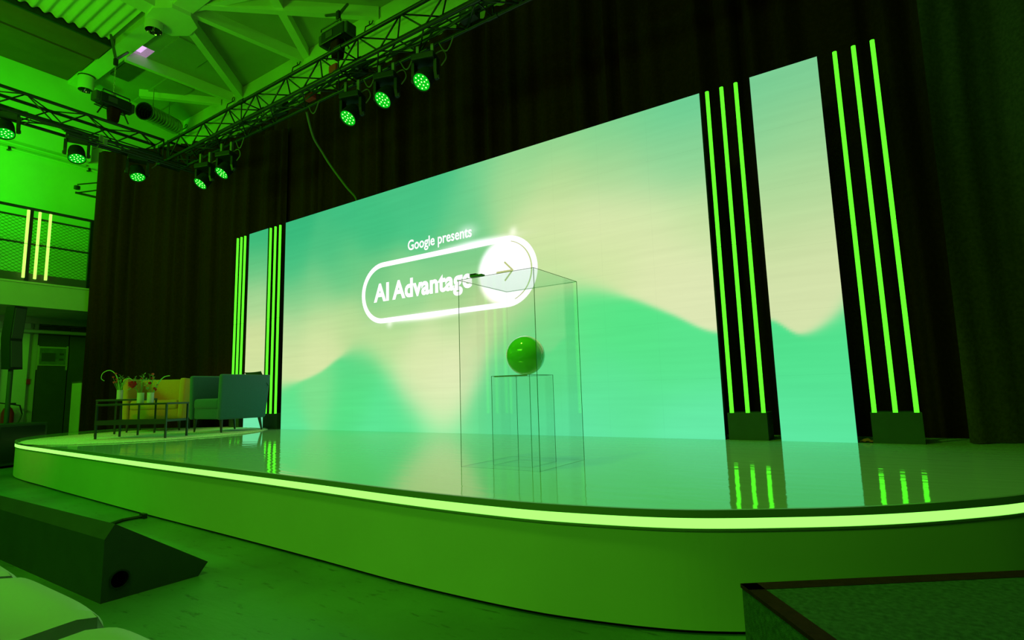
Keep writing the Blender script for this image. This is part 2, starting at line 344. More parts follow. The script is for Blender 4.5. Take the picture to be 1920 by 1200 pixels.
# back header beam
hb = thing('header_beam', 'long green lit steel header beam running above the black drapes', 'beam', (2, 1.4, 6.2))
MB().box(XW, 10.8, 1.30, YW, 7.14, ZC).build('upper_flange', M['beam'], hb, off=hb.location)
MB().box(XW, 10.8, 1.33, YW, 7.11, 7.14).build('shadow_groove', M['shade_black'], hb, off=hb.location)
MB().box(XW, 10.8, 1.31, YW, 6.50, 7.11).build('web_plate', M['beam'], hb, off=hb.location)
MB().box(XW, 10.8, 1.20, YW, 6.42, 6.50).build('lower_flange', M['beam'], hb, off=hb.location)
pc = thing('conduit', 'thin black conduit hung on hooks in front of the header beam', 'pipe', (2, 1.1, 6.5))
MB().tube([(-5.9, 1.1, 6.87), (9, 1.1, 6.87)], 0.018, 8).build('pipe', M['black'], pc, off=pc.location, smooth=True)
for x in (-5.85, -3.85, -1.6, 0.4, 2.4):
    MB().tube([(x, 1.1, 6.87), (x, 1.14, 7.05), (x, 1.26, 7.17)], 0.011, 6).tube([(x + 0.045 * math.cos(a), 1.26, 7.215 + 0.045 * math.sin(a)) for a in [k * PI / 6 for k in range(13)]], 0.009, 5).build('hook', M['black'], pc, off=pc.location)

# round downlights
def downlight(x, y, label):
    t = thing('cylinder_downlight', label, 'downlight', (x, y, ZC - 0.13), group='cylindrical downlights under the ceiling beam')
    MB().lathe([(0.135, 0), (0.135, -0.29), (0.125, -0.30)], 28, cap=False).lathe([(0.135, 0), (0.001, 0)], 28, cap=False).build('housing', M['paint'], t, smooth=True)
    MB().lathe([(0.137, -0.01), (0.142, -0.015), (0.137, -0.035)], 28, cap=False).build('trim_ring', M['black'], t, smooth=True)
    MB().lathe([(0.125, -0.30), (0.09, -0.20), (0.03, -0.17), (0.001, -0.165)], 24, cap=False).build('reflector', M['chrome'], t, smooth=True)
    for k in range(6):
        a = k * PI / 3; MB().box(-0.003, 0.003, 0.02, 0.11, -0.285, -0.24, Matrix.Rotation(a, 4, 'Z')).build('baffle', M['black'], t)
downlight(-2.455, -0.90, 'white cylindrical downlight beside the ceiling hub')
downlight(-5.44, -0.83, 'white cylindrical downlight beside the left wall')

# spiral duct
du = thing('spiral_duct', 'galvanised spiral ventilation duct with dark open end near the ceiling', 'duct', (-5.2, 0.75, 6.9))
A = Vector((-4.9, 0.0, 6.74)); B = Vector((-5.53, 0.9, 6.95)); q = align(A, B); Ln = (B - A).length
mx = Matrix.Translation(A) @ q.to_matrix().to_4x4()
prof = []
for i in range(49): prof.append((0.158 + (0.018 if i % 4 in (1, 2) else 0), Ln * i / 48))
for f_ in (0.25, 0.75):
    c_ = A.lerp(B, f_); MB().tube([(c_.x, c_.y, c_.z + 0.15), (c_.x, c_.y, ZC)], 0.008, 6).build('hanger_rod', M['steel'], du, off=du.location)
d_ = MB().lathe(prof, 32, mx, cap=False); d_.build('duct_wall', M['steel'], du, off=du.location)
MB().lathe([(0.158, 0.0), (0.158, 0.5), (0.001, 0.5)], 32, mx, cap=False).lathe([(0.18, 0), (0.158, 0)], 32, mx, cap=False).build('duct_mouth', M['shade_black'], du, off=du.location)

# ------------------------------------------------------------------ balcony
ZB0, ZB1, XB = 2.47, 2.87, -4.5
structure(MB().box(XW, XB, -9, YW, ZB0, ZB1 - 0.02).box(XW, XB + 0.03, -9, YW, ZB1 - 0.02, ZB1 + 0.01).build('trim_1', M['concreteedge']), 'pale concrete edge of the balcony floor slab', 'balcony slab')
rl = thing('balcony_railing', 'black steel balcony railing with diamond wire mesh', 'railing', (XB, -2, ZB1))
for y in (-6.6, -5.0, -3.4, -1.733, -0.878, 0.0):
    MB().box(XB - 0.03, XB + 0.02, y - 0.025, y + 0.025, ZB1 + 0.01, 4.12).build('post', M['truss'], rl, off=rl.location)
for z, r in ((4.12, 0.025), (3.965, 0.016), (3.52, 0.016)):
    MB().tube([(XB, -8, z), (XB, 1.3, z)], r, 8).build('rail', M['truss'], rl, off=rl.location)
MB().box(XB - 0.02, XB, -8, 1.3, ZB1 + 0.01, 3.02).build('toe_board', M['grille'], rl, off=rl.location)
wm = MB()
ya, yb, za, zb = -3.4, 0.4, 3.02, 3.96; stp = 0.085
k = -30
while ya + k * stp < yb + 2:
    c = ya + k * stp
    for sgn in (1, -1):
        # line y = c + sgn*(z-za)*0.62 clipped to the panel
        p0 = [c, za]; p1 = [c + sgn * (zb - za) * 1.5, zb]
        (y0, q0), (y1, q1) = p0, p1
        if max(y0, y1) < ya or min(y0, y1) > yb: continue
        def clip(y0, q0, y1, q1):
            t0, t1 = 0, 1; dy = y1 - y0
            for lim, s_ in ((ya, 1), (yb, -1)):
                num = (lim - y0) * s_; den = dy * s_
                if abs(den) < 1e-9: continue
                t = num / den
                if den > 0: t0 = max(t0, t)
                else: t1 = min(t1, t)
            return t0, t1
        t0, t1 = clip(y0, q0, y1, q1)
        if t0 >= t1: continue
        wm.tube([(XB - 0.01, y0 + (y1 - y0) * t, q0 + (q1 - q0) * t) for t in (t0, t1)], 0.0035, 3, cap=False)
    k += 1
w_ = wm.build('wire_mesh', M['truss'], rl, off=rl.location); w_['kind'] = 'stuff'
for i, (y, lab) in enumerate([(-1.787, 'left'), (-1.637, 'middle'), (-1.493, 'right')]):
    t = thing('led_tube', f'bright yellow-green LED tube on the balcony railing, the {lab} one of three', 'light tube', (XB + 0.055, y, 2.93), group='LED tubes on the balcony railing')
    MB().tube([(0, 0, 0), (0, 0, 0.565)], 0.021, 12).build('tube', M['tubehot'], t, smooth=True)
    MB().tube([(0, 0, 0.575), (0, 0, 1.145)], 0.021, 12).build('tube', M['tubehot'], t, smooth=True)
    MB().tube([(0, 0, 0.565), (0, 0, 0.575)], 0.019, 12).build('joint', M['frame'], t)
    MB().box(-0.035, -0.02, -0.012, 0.012, 0.1, 1.1).build('bracket', M['black'], t)
# wall fittings above the balcony
t = thing('wall_duct_trunking', 'boxed pale duct with bright lower lip high on the green wall', 'trunking', (XW, -1.5, 5.9))
MB().box(XW, XW + 0.18, -5, -0.52, 5.74, 6.18).build('casing', M['paint'], t, off=t.location)
MB().box(XW, XW + 0.24, -5, -0.50, 6.18, 6.22).build('casing_lid', M['paint'], t, off=t.location)
MB().box(XW, XW + 0.05, -5, -0.55, 5.66, 5.69).build('rail', M['frame'], t, off=t.location)
t = thing('wall_pipe', 'white pipe with clips running along the green wall below the trunking', 'pipe', (XW + 0.06, -2, 5.55))
MB().tube([(XW + 0.06, -6, 5.60), (XW + 0.06, 0.9, 5.60)], 0.022, 8).build('pipe', M['paint'], t, off=t.location, smooth=True)
for y in (-3.0, -1.75, -0.5): MB().box(XW, XW + 0.09, y - 0.02, y + 0.02, 5.57, 5.63).build('clip', M['black'], t, off=t.location)
t = thing('wall_bracket', 'dark steel bracket on the green wall beside the drape edge', 'bracket', (-5.2, -0.5, 5.0))
MB().tube([(-4.95, -1.02, 4.72), (-4.75, -0.6, 4.66)], 0.022, 6).tube([(-4.95, -1.0, 4.72), (-4.7, -0.6, 4.86)], 0.012, 6).tube([(-4.95, -1.0, 4.88), (-4.7, -0.6, 5.0)], 0.012, 6).build('arm', M['truss'], t, off=t.location)
MB().lathe([(0.001, -0.04), (0.05, -0.03), (0.05, 0.03), (0.001, 0.04)], 12, Matrix.Translation((-4.95, -1.0, 4.82))).build('clamp', M['truss'], t, off=t.location)

# ------------------------------------------------------------------ under the balcony
structure(MB().box(XW, XW + 0.12, -9, 1.2, 2.36, ZB0).build('trim_2', M['concreteedge']), 'green lit soffit beam under the balcony', 'beam')
d1 = MB().box(XW + 0.02, XW + 0.06, -1.10, -0.62, 0.0, 2.34).build('door_1', M['door']); structure(d1, 'tall brown door under the balcony with a framed notice', 'door')
MB().box(XW + 0.0, XW + 0.08, -1.16, -1.10, 0.0, 2.36).build('door_frame', M['frame'], d1)
for a in ((-1.10, -1.075), (-0.645, -0.62)): MB().box(XW + 0.06, XW + 0.075, a[0], a[1], 1.50, 1.96).build('door_frame', M['frame'], d1)
d2 = MB().box(XW + 0.005, XW + 0.05, -0.60, 0.6, 0.0, 2.34).build('door_2', M['darkpanel']); structure(d2, 'dark brown door panel beside the drape under the balcony', 'door')
nt_ = thing('framed_notice', 'green framed floor plan notice on the brown door', 'sign', (XW + 0.07, -0.86, 1.58))
MB().box(0, 0.012, -0.22, 0.22, 0.0, 0.36).build('frame', M['frame'], nt_)
MB().box(0.012, 0.016, -0.20, 0.20, 0.02, 0.33).build('sheet', M['poster'], nt_)
for (a, b, c, d) in ((-0.17, 0.04, 0.08, 0.24), (0.10, 0.17, 0.20, 0.24), (0.10, 0.17, 0.10, 0.14)):
    MB().box(0.016, 0.019, a, b, c, d).build('print_block', M['door'], nt_)
for i, (y0, y1) in enumerate([(-1.42, -1.22), (-1.95, -1.62), (-2.6, -2.2)]):
    structure(MB().box(XW, XW + 0.08, y0, y1, 0, 2.36).build(f'trim_{3 + i}', M['beam']), None, 'pilaster')
    bpy.data.objects[f'trim_{3 + i}']['label'] = ['pale wall strip nearest the brown door', 'pale wall strip behind the speaker pole', 'pale wall strip far left under the balcony'][i]
t = thing('overhead_pipe', 'painted green pipe running under the balcony above the doors', 'pipe', (-5.9, -2, 2.2))
MB().tube([(-5.9, -8, 2.21), (-5.9, 1.3, 2.21)], 0.035, 10).build('pipe', M['paint'], t, off=t.location, smooth=True)
t = thing('fire_alarm_point', 'small red fire alarm call point on the pale wall strip', 'alarm box', (XW + 0.02, -1.19, 1.28))
MB().box(0, 0.06, -0.045, 0.045, -0.05, 0.05).build('housing', M['red'], t); MB().box(0.06, 0.064, -0.025, 0.025, -0.03, 0.03).build('glass', M['redflower'], t)
t = thing('fire_extinguisher', 'red fire extinguisher with black hose behind the speaker pole', 'fire extinguisher', (-5.75, -1.50, 0.30))
MB().lathe([(0.001, 0), (0.085, 0.01), (0.09, 0.03), (0.09, 0.42), (0.06, 0.50), (0.03, 0.53), (0.03, 0.57)], 20).build('cylinder', M['red'], t, smooth=True)
MB().box(-0.02, 0.02, -0.02, 0.10, 0.57, 0.60).build('handle', M['black'], t)
MB().tube([(0, 0.02, 0.58), (0, 0.16, 0.55), (0, 0.2, 0.4), (0, 0.14, 0.2)], 0.013, 6).tube([(0, 0, 0.58), (0.0, -0.2, 0.62), (0, -0.3, 0.55)], 0.010, 6).build('hose', M['black'], t)
MB().box(-0.1, 0.1, -0.1, 0.1, -0.30, 0.0).build('stand', M['black'], t)
t = thing('plinth_cabinet', 'narrow grey-green cabinet standing at the drape edge', 'cabinet', (-4.98, -0.60, 0))
MB().box(-0.2, 0.2, -0.17, 0.13, 0.02, 1.22).build('body', M['lectern'], t)
MB().box(-0.21, 0.22, -0.18, 0.14, 1.22, 1.25).build('top', M['lectern'], t)
MB().box(-0.2, 0.21, -0.18, -0.165, 0.02, 1.22).build('edge_strip', M['beam'], t)
MB().box(0.2, 0.215, -0.17, 0.13, 0.80, 0.84).build('handle_rail', M['steel'], t)

# ------------------------------------------------------------------ drapes
def drape(path, z0, z1, amp, wl, m, name, label, lean=0.0, seed=0, rows=14):
    rnd = random.Random(seed); pts = spline([(x, y, 0) for x, y in path], 24) if len(path) > 2 else [Vector((*path[0], 0)), Vector((*path[1], 0))]
    cum = [0]
    for a, b in zip(pts, pts[1:]): cum.append(cum[-1] + (b - a).length)
    Lt = cum[-1]; n = int(Lt / (wl / 9)); ph = [rnd.uniform(0, 6.3) for _ in range(6)]
    mb = MB(); nr = rows
    for j in range(nr + 1):
        h = j / nr
        for i in range(n + 1):
            s_ = Lt * i / n; k_ = 0
            while k_ < len(cum) - 2 and cum[k_ + 1] < s_: k_ += 1
            tt = (s_ - cum[k_]) / max(1e-6, cum[k_ + 1] - cum[k_]); p = pts[k_].lerp(pts[k_ + 1], tt); d = (pts[k_ + 1] - pts[k_]).normalized(); nn = Vector((d.y, -d.x, 0))
            w = s_ + 0.25 * wl * math.sin(s_ * 1.7 / wl * 0.9 + ph[0]) + 0.03 * math.sin(h * 5 + ph[4])
            a_ = amp * (0.75 + 0.4 * math.sin(s_ * 1.3 / wl + ph[1]))
            o = a_ * (math.sin(2 * PI * w / wl) + 0.35 * math.sin(2 * PI * w / wl * 1.7 + ph[2] + 0.8 * h) + 0.2 * math.sin(2 * PI * w / wl * 3.1 + ph[3] + h * 1.5))
            o *= 0.8 + 0.25 * (1 - h)
            q_ = p + nn * o + d * (lean * (1 - h))
            mb.v.append((q_.x, q_.y, z0 + (z1 - z0) * h))
    for j in range(nr):
        for i in range(n):
            a = j * (n + 1) + i; mb.f.append((a, a + 1, a + n + 2, a + n + 1))
    o = mb.build(name, m); o.data.polygons.foreach_set('use_smooth', [True] * len(o.data.polygons))
    return tag(o, label, 'curtain')
drape([(-2.6, 0.70), (9.3, 0.70)], 0.0, 5.85, 0.075, 0.32, M['drape'], 'stage_curtain', 'wide black pleated curtain hanging behind the screens', seed=3)
drape([(-4.40, -0.90), (-3.2, -0.28), (-0.9, 0.60)], 0.0, 5.4, 0.06, 0.28, M['drape'], 'stage_curtain', 'black pleated curtain left of the screens beside the balcony', seed=5)
drape([(7.62, 0.26), (8.6, 0.18), (10.3, 0.1)], 0.425, 6.2, 0.13, 0.40, M['sidedrape'], 'stage_curtain', 'black curtain with deep loose folds right of the last light tubes', seed=9, lean=-0.05)

# ------------------------------------------------------------------ stage
FR = [(-3.45, -0.56), (-3.46, -0.85), (-3.36, -1.22), (-3.05, -1.72), (-2.45, -2.17), (-1.6, -2.44), (-0.2, -2.55), (1.1, -2.63), (2.337, -2.70), (3.646, -2.76), (4.493, -2.805), (5.2, -2.85), (5.75, -2.85),
      (6.10, -2.81), (6.456, -2.715), (6.779, -2.54), (7.05, -2.355), (7.30, -2.13), (7.52, -1.88), (7.78, -1.45), (8.0, -0.9), (8.1, -0.4), (8.12, 0.0)]
edge = [(p.x, p.y) for p in spline([(x, y, 0) for x, y in FR], 8)]
def offs(pts, d):
    out = []
    for i, p in enumerate(pts):
        a = Vector(pts[max(0, i - 1)]); b = Vector(pts[min(len(pts) - 1, i + 1)]); t_ = (b - a).normalized(); out.append((p[0] - t_.y * -d * -1 if False else p[0] + t_.y * d, p[1] - t_.x * d))
    return out   # +d = outwards (to the audience)
ST = thing('stage', 'low white stage with glossy deck, curved front and glowing green edge strip', 'stage', (2.5, -1.2, 0))
so = ST.location
inner = offs(edge, -0.012)
MB().slab(inner + [(10.5, 0.0), (10.5, 0.54), (-1.0, 0.54), (-1.05, 0.42), (-2.2, -0.06), (-3.1, -0.42)], ZS - 0.03, ZS).build('deck', M['deck'], ST, off=so)
def band(i0, i1, d_in, d_out, z0, z1):
    A_ = offs(edge, d_in)[i0:i1 + 1]; B_ = offs(edge, d_out)[i0:i1 + 1]; n = len(A_); mb = MB()
    vs = [(x, y, z) for z in (z0, z1) for x, y in A_] + [(x, y, z) for z in (z0, z1) for x, y in B_]
    fs = []
    for i in range(n - 1):
        fs += [(2 * n + i, 2 * n + i + 1, 3 * n + i + 1, 3 * n + i), (n + i, 3 * n + i, 3 * n + i + 1, n + i + 1), (i, i + 1, 2 * n + i + 1, 2 * n + i), (i, n + i, n + i + 1, i + 1)]
    fs += [(0, 2 * n, 3 * n, n), (n - 1, 2 * n - 1, 4 * n - 1, 3 * n - 1)]
    return mb.add(vs, fs)
def at_x(x, lo=40):
    return min(range(lo, len(edge) - 40), key=lambda i: abs(edge[i][0] - x))
N_ = len(edge) - 1
cuts = [0, 24, 48, at_x(1.2), at_x(2.9), at_x(4.49), at_x(5.70), at_x(7.02), N_ - 26, N_]
cuts = sorted(set(cuts))
for a, b in zip(cuts, cuts[1:]):
    o = band(a, b, -0.012, 0.004, ZS - 0.026, ZS + 0.002); o.v = [v for v in o.v]
    o.build('edge_trim', M['lip'], ST, off=so)
    # shorten the strip a touch at each end so the joints read
    band(a, b, -0.02, 0.002, ZS - 0.061, ZS - 0.0275).build('led_strip', M['strip'], ST, off=so)
    band(a, b, -0.04, 0.004, ZS - 0.070, ZS - 0.062).build('strip_channel', M['lip'], ST, off=so)
fc = sorted(set([0, 20, 40, at_x(-1.0), at_x(0.2), at_x(2.6), at_x(5.66), at_x(7.1), N_ - 20, N_]))
for a, b in zip(fc, fc[1:]):
    band(a, b, -0.03, -0.004, 0.014, ZS - 0.070).build('fascia_panel', M['fascia'], ST, off=so)
for i in fc[1:-1]:
    x, y = edge[i]
band(0, N_, -0.05, -0.02, 0.0, 0.016).build('plinth_shade_strip', M['shade_black'], ST, off=so)  # solid black strip painted in as the shadow below the fascia

# black carpeted step in front of the stage
sp = thing('carpeted_step', 'low black carpeted step in front of the stage at the right', 'step', (7.3, -3.0, 0))
ang = math.atan2(2.163 - 2.748, 7.436 - 6.641); ang = math.atan2(-2.163 + 2.748, 7.436 - 6.641)
mxs = Matrix.Translation(Vector((6.662, -2.83, 0)) - Vector(sp.location)) @ Matrix.Rotation(ang, 4, 'Z')
MB().bevbox(0, 1.6, -1.0, 0, 0.0, 0.235, 0.004, mxs).build('carpet_body', M['step'], sp)
MB().box(-0.002, 1.602, -0.055, 0.003, 0.225, 0.2365, mxs).box(-0.003, 0.05, -1.0, 0.0, 0.225, 0.2365, mxs).build('edge_band', M['drape'], sp)

# ------------------------------------------------------------------ LED screens
SAMP = '0.12 2.92 62 182 130;1.34 2.98 70 188 135;2.43 2.98 78 192 138;3.04 3.00 75 190 138;3.58 2.99 125 205 148;4.15 2.99 150 212 152;4.67 2.98 145 210 150;5.13 2.98 130 207 150;5.56 2.98 120 205 152;5.92 2.98 110 203 155;0.14 2.32 75 190 135;1.03 2.41 80 190 135;1.86 2.55 72 190 135;2.78 2.57 80 195 140;3.35 2.58 115 205 148;3.94 2.63 180 217 158;4.59 2.59 195 218 160;5.16 2.55 175 213 158;5.67 2.47 150 210 158;5.96 2.44 140 208 155;0.16 1.84 135 205 145;0.81 1.92 130 204 145;1.36 2.06 110 200 140;1.87 1.85 125 200 140;2.42 1.71 140 208 148;3.18 1.99 130 203 145;4.38 2.07 218 228 175;4.97 2.01 225 230 182;5.50 2.01 222 229 180;5.96 1.91 205 224 170;0.12 1.39 200 220 165;0.83 1.47 205 223 165;1.47 1.41 195 220 160;2.33 1.39 175 215 152;3.17 1.43 180 216 155;3.82 1.19 220 228 178;4.42 1.67 205 225 165;5.00 1.59 215 227 172;5.56 1.45 228 230 185;5.94 1.26 228 229 188;0.14 0.85 215 225 170;0.84 1.00 222 228 175;2.15 1.02 205 225 165;2.76 0.98 222 230 180;3.53 0.93 225 230 182;3.15 0.59 235 235 195;3.07 0.30 225 235 185;2.59 0.74 228 232 185;3.96 1.23 200 222 165;6.43 2.97 125 203 155;6.87 2.98 130 203 155;6.48 2.53 145 207 155;6.89 2.41 155 208 155;6.52 2.02 175 215 160;6.85 1.94 185 215 162;6.49 1.58 205 220 168;6.89 1.51 210 220 172;6.52 1.06 218 224 178;6.86 1.19 222 226 182;-0.69 2.95 62 182 128;-0.73 2.45 105 195 135;-0.73 1.95 175 212 155;-0.74 1.29 215 222 165;-0.78 0.81 215 224 168'
SA = np.array([[float(v) for v in t.split()] for t in SAMP.split(';')])
BEL = np.array([[-0.7, 0.0, 120, 232, 178], [0, 0.5, 105, 225, 145], [0, 0.05, 100, 228, 158], [0.8, 0.6, 130, 222, 148], [1.5, 0.85, 100, 215, 142], [1.5, 0.4, 92, 222, 140], [2.3, 0.3, 95, 225, 150], [3.1, 0.0, 130, 235, 165],
    [2, 0.05, 100, 228, 158], [3.6, 0.3, 110, 225, 155], [3.9, 0.05, 105, 230, 168], [4.2, 1.2, 140, 222, 148], [4.8, 1.2, 98, 226, 142], [4.4, 0.7, 105, 224, 148], [5.2, 1.0, 92, 226, 142], [5.8, 0.7, 95, 226, 148], [5, 0.4, 100, 226, 158], [5.9, 0.1, 108, 232, 175],
    [4.7, 0.02, 105, 228, 170], [6.6, 0.7, 85, 222, 145], [6.7, 0.4, 92, 225, 155], [6.6, 0.05, 100, 230, 170]])
WX = [-1.0, -0.4, 0.0, 0.45, 0.845, 1.273, 1.53, 1.874, 2.154, 2.45, 2.75, 3.05, 3.3, 3.5, 3.744, 4.22, 4.77, 5.25, 5.63, 5.958, 6.2, 6.413, 6.61, 6.833, 6.95]
WZ = [0.35, 0.50, 0.59, 0.66, 0.76, 0.94, 0.99, 0.90, 0.66, 0.36, 0.14, 0.06, 0.22, 0.52, 0.94, 1.31, 1.385, 1.25, 1.064, 0.887, 0.86, 0.94, 0.812, 0.903, 1.012]
WS = [0.12, 0.10, 0.08, 0.02, 0.02, 0.03, 0.10, 0.16, 0.22, 0.22, 0.20, 0.20, 0.20, 0.22, 0.26, 0.16, 0.10, 0.03, 0.02, 0.015, 0.015, 0.015, 0.015, 0.05, 0.08]
def rbf(A_, x, z, s):
    d2 = (x[:, None] - A_[None, :, 0]) ** 2 + (z[:, None] - A_[None, :, 1]) ** 2
    w = np.exp(-d2 / (2 * s * s)) + 1e-9 / (d2 + 0.01); w /= w.sum(1, keepdims=True); return w @ A_[:, 2:5]
def smooth(x):      # monotone-ish cubic through the wave heights
    X = np.array(WX); Z = np.array(WZ); m = np.gradient(Z, X); i = np.clip(np.searchsorted(X, x) - 1, 0, len(X) - 2); h = X[i + 1] - X[i]; t = (x - X[i]) / h
    return (2 * t ** 3 - 3 * t ** 2 + 1) * Z[i] + (t ** 3 - 2 * t ** 2 + t) * h * m[i] + (-2 * t ** 3 + 3 * t ** 2) * Z[i + 1] + (t ** 3 - t ** 2) * h * m[i + 1]
def picture(x, z):
    a = rbf(SA, x, z, 0.24); b = rbf(BEL, x, z, 0.25)
    wz = smooth(x); ws = np.interp(x, WX, WS); t = 1 / (1 + np.exp(-(z - wz) / (ws * 0.55)))
    c = a * t[:, None] + b * (1 - t[:, None])
    c = c + np.array([-6.0, 1.5, -8.0]); c = c / 255; c = np.where(c <= 0.04045, c / 12.92, ((c + 0.055) / 1.055) ** 2.4)
    # soft glow drawn around the pill outline
    g = 0.9 * np.exp(-((z - 2.075) / 0.035) ** 2) * np.exp(-((x - 3.5) / 0.38) ** 2)
    g += 0.9 * np.exp(-((z - 1.335) / 0.035) ** 2) * np.exp(-((x - 2.75) / 0.50) ** 2)
    rr = np.hypot(x - 3.89, z - 1.70); g += 0.7 * np.exp(-(np.maximum(rr - 0.33, 0) / 0.035) ** 2) * (x < 3.9)
    for (gx, gz) in ((4.0, 2.12), (2.16, 1.30)): g += 0.35 * np.exp(-(((x - gx) ** 2 + (z - gz) ** 2) / 0.045 ** 2))
    g += 0.35 * np.exp(-((x - 3.38) ** 2 / 0.12 ** 2 + (z - 2.23) ** 2 / 0.07 ** 2))
    return c + g[:, None] * np.array([1.0, 0.72, 1.0])
def led_panel(parent, x0, z0, n=26):
    gx = np.linspace(x0, x0 + 0.5, n + 1); g = 0.0001; mb = MB()
    X_, Z_ = np.meshgrid(np.linspace(g, 0.5 - g, n + 1), np.linspace(g, 0.5 - g, n + 1))
    mb.v = [(a, 0.0, b) for a, b in zip(X_.ravel(), Z_.ravel())]
    for j in range(n):
        for i in range(n): a = j * (n + 1) + i; mb.f.append((a, a + 1, a + n + 2, a + n + 1))
    nf = len(mb.f)
    mb.box(g, 0.5 - g, 0.002, 0.07, g, 0.5 - g)
    me = mb.mesh('led_panel', M['screen']); me.materials.append(M['black'])
    mi = [0] * nf + [1] * 6; me.polygons.foreach_set('material_index', mi)
    ca = me.color_attributes.new('picture', 'FLOAT_COLOR', 'POINT')
    xx = np.array([v[0] for v in mb.v]) + x0; zz = np.array([v[2] for v in mb.v]) + z0
    c = picture(xx, zz); c = np.hstack([c, np.ones((len(c), 1))]); ca.data.foreach_set('color', c.astype(np.float32).ravel())
    return inst('led_panel', me, parent, (x0 - parent.location.x, 0, z0 + ZS - parent.location.z))
scr = thing('led_wall', 'large LED screen showing green hills and a glowing title, centre of the stage', 'screen', (3.0, 0, ZS))
for i in range(12):
    for j in range(6): led_panel(scr, i * 0.5, j * 0.5)
for nm, x0, lab in (('side_led_screen', 6.415, 'narrow tall LED screen between the two right groups of light tubes'), ('side_led_screen', -0.94, 'narrow tall LED screen between the two left groups of light tubes')):
    t = thing(nm, lab, 'screen', (x0 + 0.25, 0, ZS), group='narrow LED screens flanking the main screen')
    for j in range(6): led_panel(t, x0, j * 0.5)
for t, xs in ((scr, (0.06, 1.5, 3.0, 4.5, 5.94)),):
    for x in xs: MB().box(x - 0.03, x + 0.03, 0.08, 0.13, ZS, ZS + 2.95).build('support_post', M['black'], t, off=t.location)

# title on the screen
def ring_poly(x0, x1, zc, R, n=28):
    P = []
    for i in range(n + 1): a = -PI / 2 + PI * i / n; P.append((x1 - R + R * math.cos(a), zc + R * math.sin(a)))
    for i in range(n + 1): a = PI / 2 + PI * i / n; P.append((x0 + R + R * math.cos(a), zc + R * math.sin(a)))
    return P
zc = 1.70; o1 = ring_poly(1.662, 4.29, zc, 0.385); o2 = ring_poly(1.662 + 0.062, 4.29 - 0.062, zc, 0.385 - 0.062); mb = MB(); n = len(o1)
mb.add([(x, -0.004, z + ZS) for x, z in o1] + [(x, -0.004, z + ZS) for x, z in o2], [(i, (i + 1) % n, n + (i + 1) % n, n + i) for i in range(n)])
mb.build('pill_outline', M['screenwhite'], scr, off=scr.location)
mb = MB(); n = 48; mb.add([(3.885 + 0.328 * math.cos(2 * PI * i / n), -0.004, zc + ZS + 0.328 * math.sin(2 * PI * i / n)) for i in range(n)], [tuple(range(n))])
mb.build('title_disc', M['screenwhite'], scr, off=scr.location)
mb = MB()
def stroke(mb, a, b, w):
    a = Vector((a[0], 0, a[1])); b = Vector((b[0], 0, b[1])); d = (b - a).normalized(); nn = Vector((-d.z, 0, d.x)) * w / 2
    mb.add([tuple(p + Vector((0, -0.006, ZS))) for p in (a - nn, b - nn, b + nn, a + nn)], [(0, 1, 2, 3)])
stroke(mb, (3.775, 1.703), (3.985, 1.703), 0.019); stroke(mb, (3.882, 1.805), (3.99, 1.698), 0.019); stroke(mb, (3.882, 1.60), (3.99, 1.708), 0.019)
for i in range(24):      # thin gold arc between the disc and the outline
    a0 = -1.2 + 2.5 * i / 24; a1 = -1.2 + 2.5 * (i + 1) / 24
    stroke(mb, (3.885 + 0.330 * math.cos(a0), zc + 0.330 * math.sin(a0)), (3.885 + 0.330 * math.cos(a1), zc + 0.330 * math.sin(a1)), 0.008)
mb.build('arrow', M['screengold'], scr, off=scr.location)
def text(body, x0, x1, zb, cap, bold, name, parent):
    cu = bpy.data.curves.new(name, 'FONT'); cu.body = body; cu.size = 1; cu.offset = bold; cu.space_character = 1.03 if bold > 0.03 else 1.0; cu.space_word = 0.7 if bold > 0.03 else 1.0; cu.resolution_u = 4
    o = bpy.data.objects.new(name, cu); COL.objects.link(o); dg = bpy.context.evaluated_depsgraph_get()
    me = bpy.data.meshes.new_from_object(o.evaluated_get(dg)); bpy.data.objects.remove(o)
    xs = [v.co.x for v in me.vertices]; a, b = min(xs), max(xs)
    capv = max(v.co.y for v in me.vertices)
    for v in me.vertices:
        x, y = v.co.x, v.co.y; v.co = (x0 + (x - a) / (b - a) * (x1 - x0) - parent.location.x, -0.005, zb + ZS + y / capv * cap - parent.location.z)
    me.materials.clear(); me.materials.append(M['screenwhite']); q_ = bpy.data.objects.new(name, me); COL.objects.link(q_); q_.parent = parent; return q_
text('Google presents', 2.475, 3.452, 2.165, 0.125, 0.016, 'title_lettering', scr)
text('AI Advantage', 1.885, 3.445, 1.60, 0.222, 0.038, 'title_lettering', scr)

# ------------------------------------------------------------------ light tube stands
def tube_stand(xs, xb0, xb1, label):
    t = thing('light_tube_stand', label, 'light stand', ((xb0 + xb1) / 2, 0.1, ZS), group='black box stands with three tall green light tubes')
    MB().box(xb0, xb1, 0.0, 0.26, ZS, ZS + 0.215).build('base_box', M['speaker'], t, off=t.location)
    for x in xs:
        tb = MB().tube([(x, 0.02, ZS + 0.215), (x, 0.02, ZS + 1.60)], 0.0155, 10); tb.build('tube', M['tube'], t, off=t.location, smooth=True)
        tb = MB().tube([(x, 0.02, ZS + 1.606), (x, 0.02, ZS + 3.0)], 0.0155, 10); tb.build('tube', M['tube'], t, off=t.location, smooth=True)
        MB().box(x - 0.008, x + 0.008, 0.036, 0.05, ZS + 0.2, ZS + 2.98).build('backing', M['black'], t, off=t.location)
tube_stand((6.062, 6.183, 6.300), 6.03, 6.325, 'three green light tubes on a black box right of the main screen')
tube_stand((7.035, 7.160, 7.282), 7.01, 7.31, 'three green light tubes on a black box farthest right, past the narrow screen')
tube_stand((-0.405, -0.285, -0.165), -0.43, -0.09, 'three green light tubes on a black box just left of the main screen')
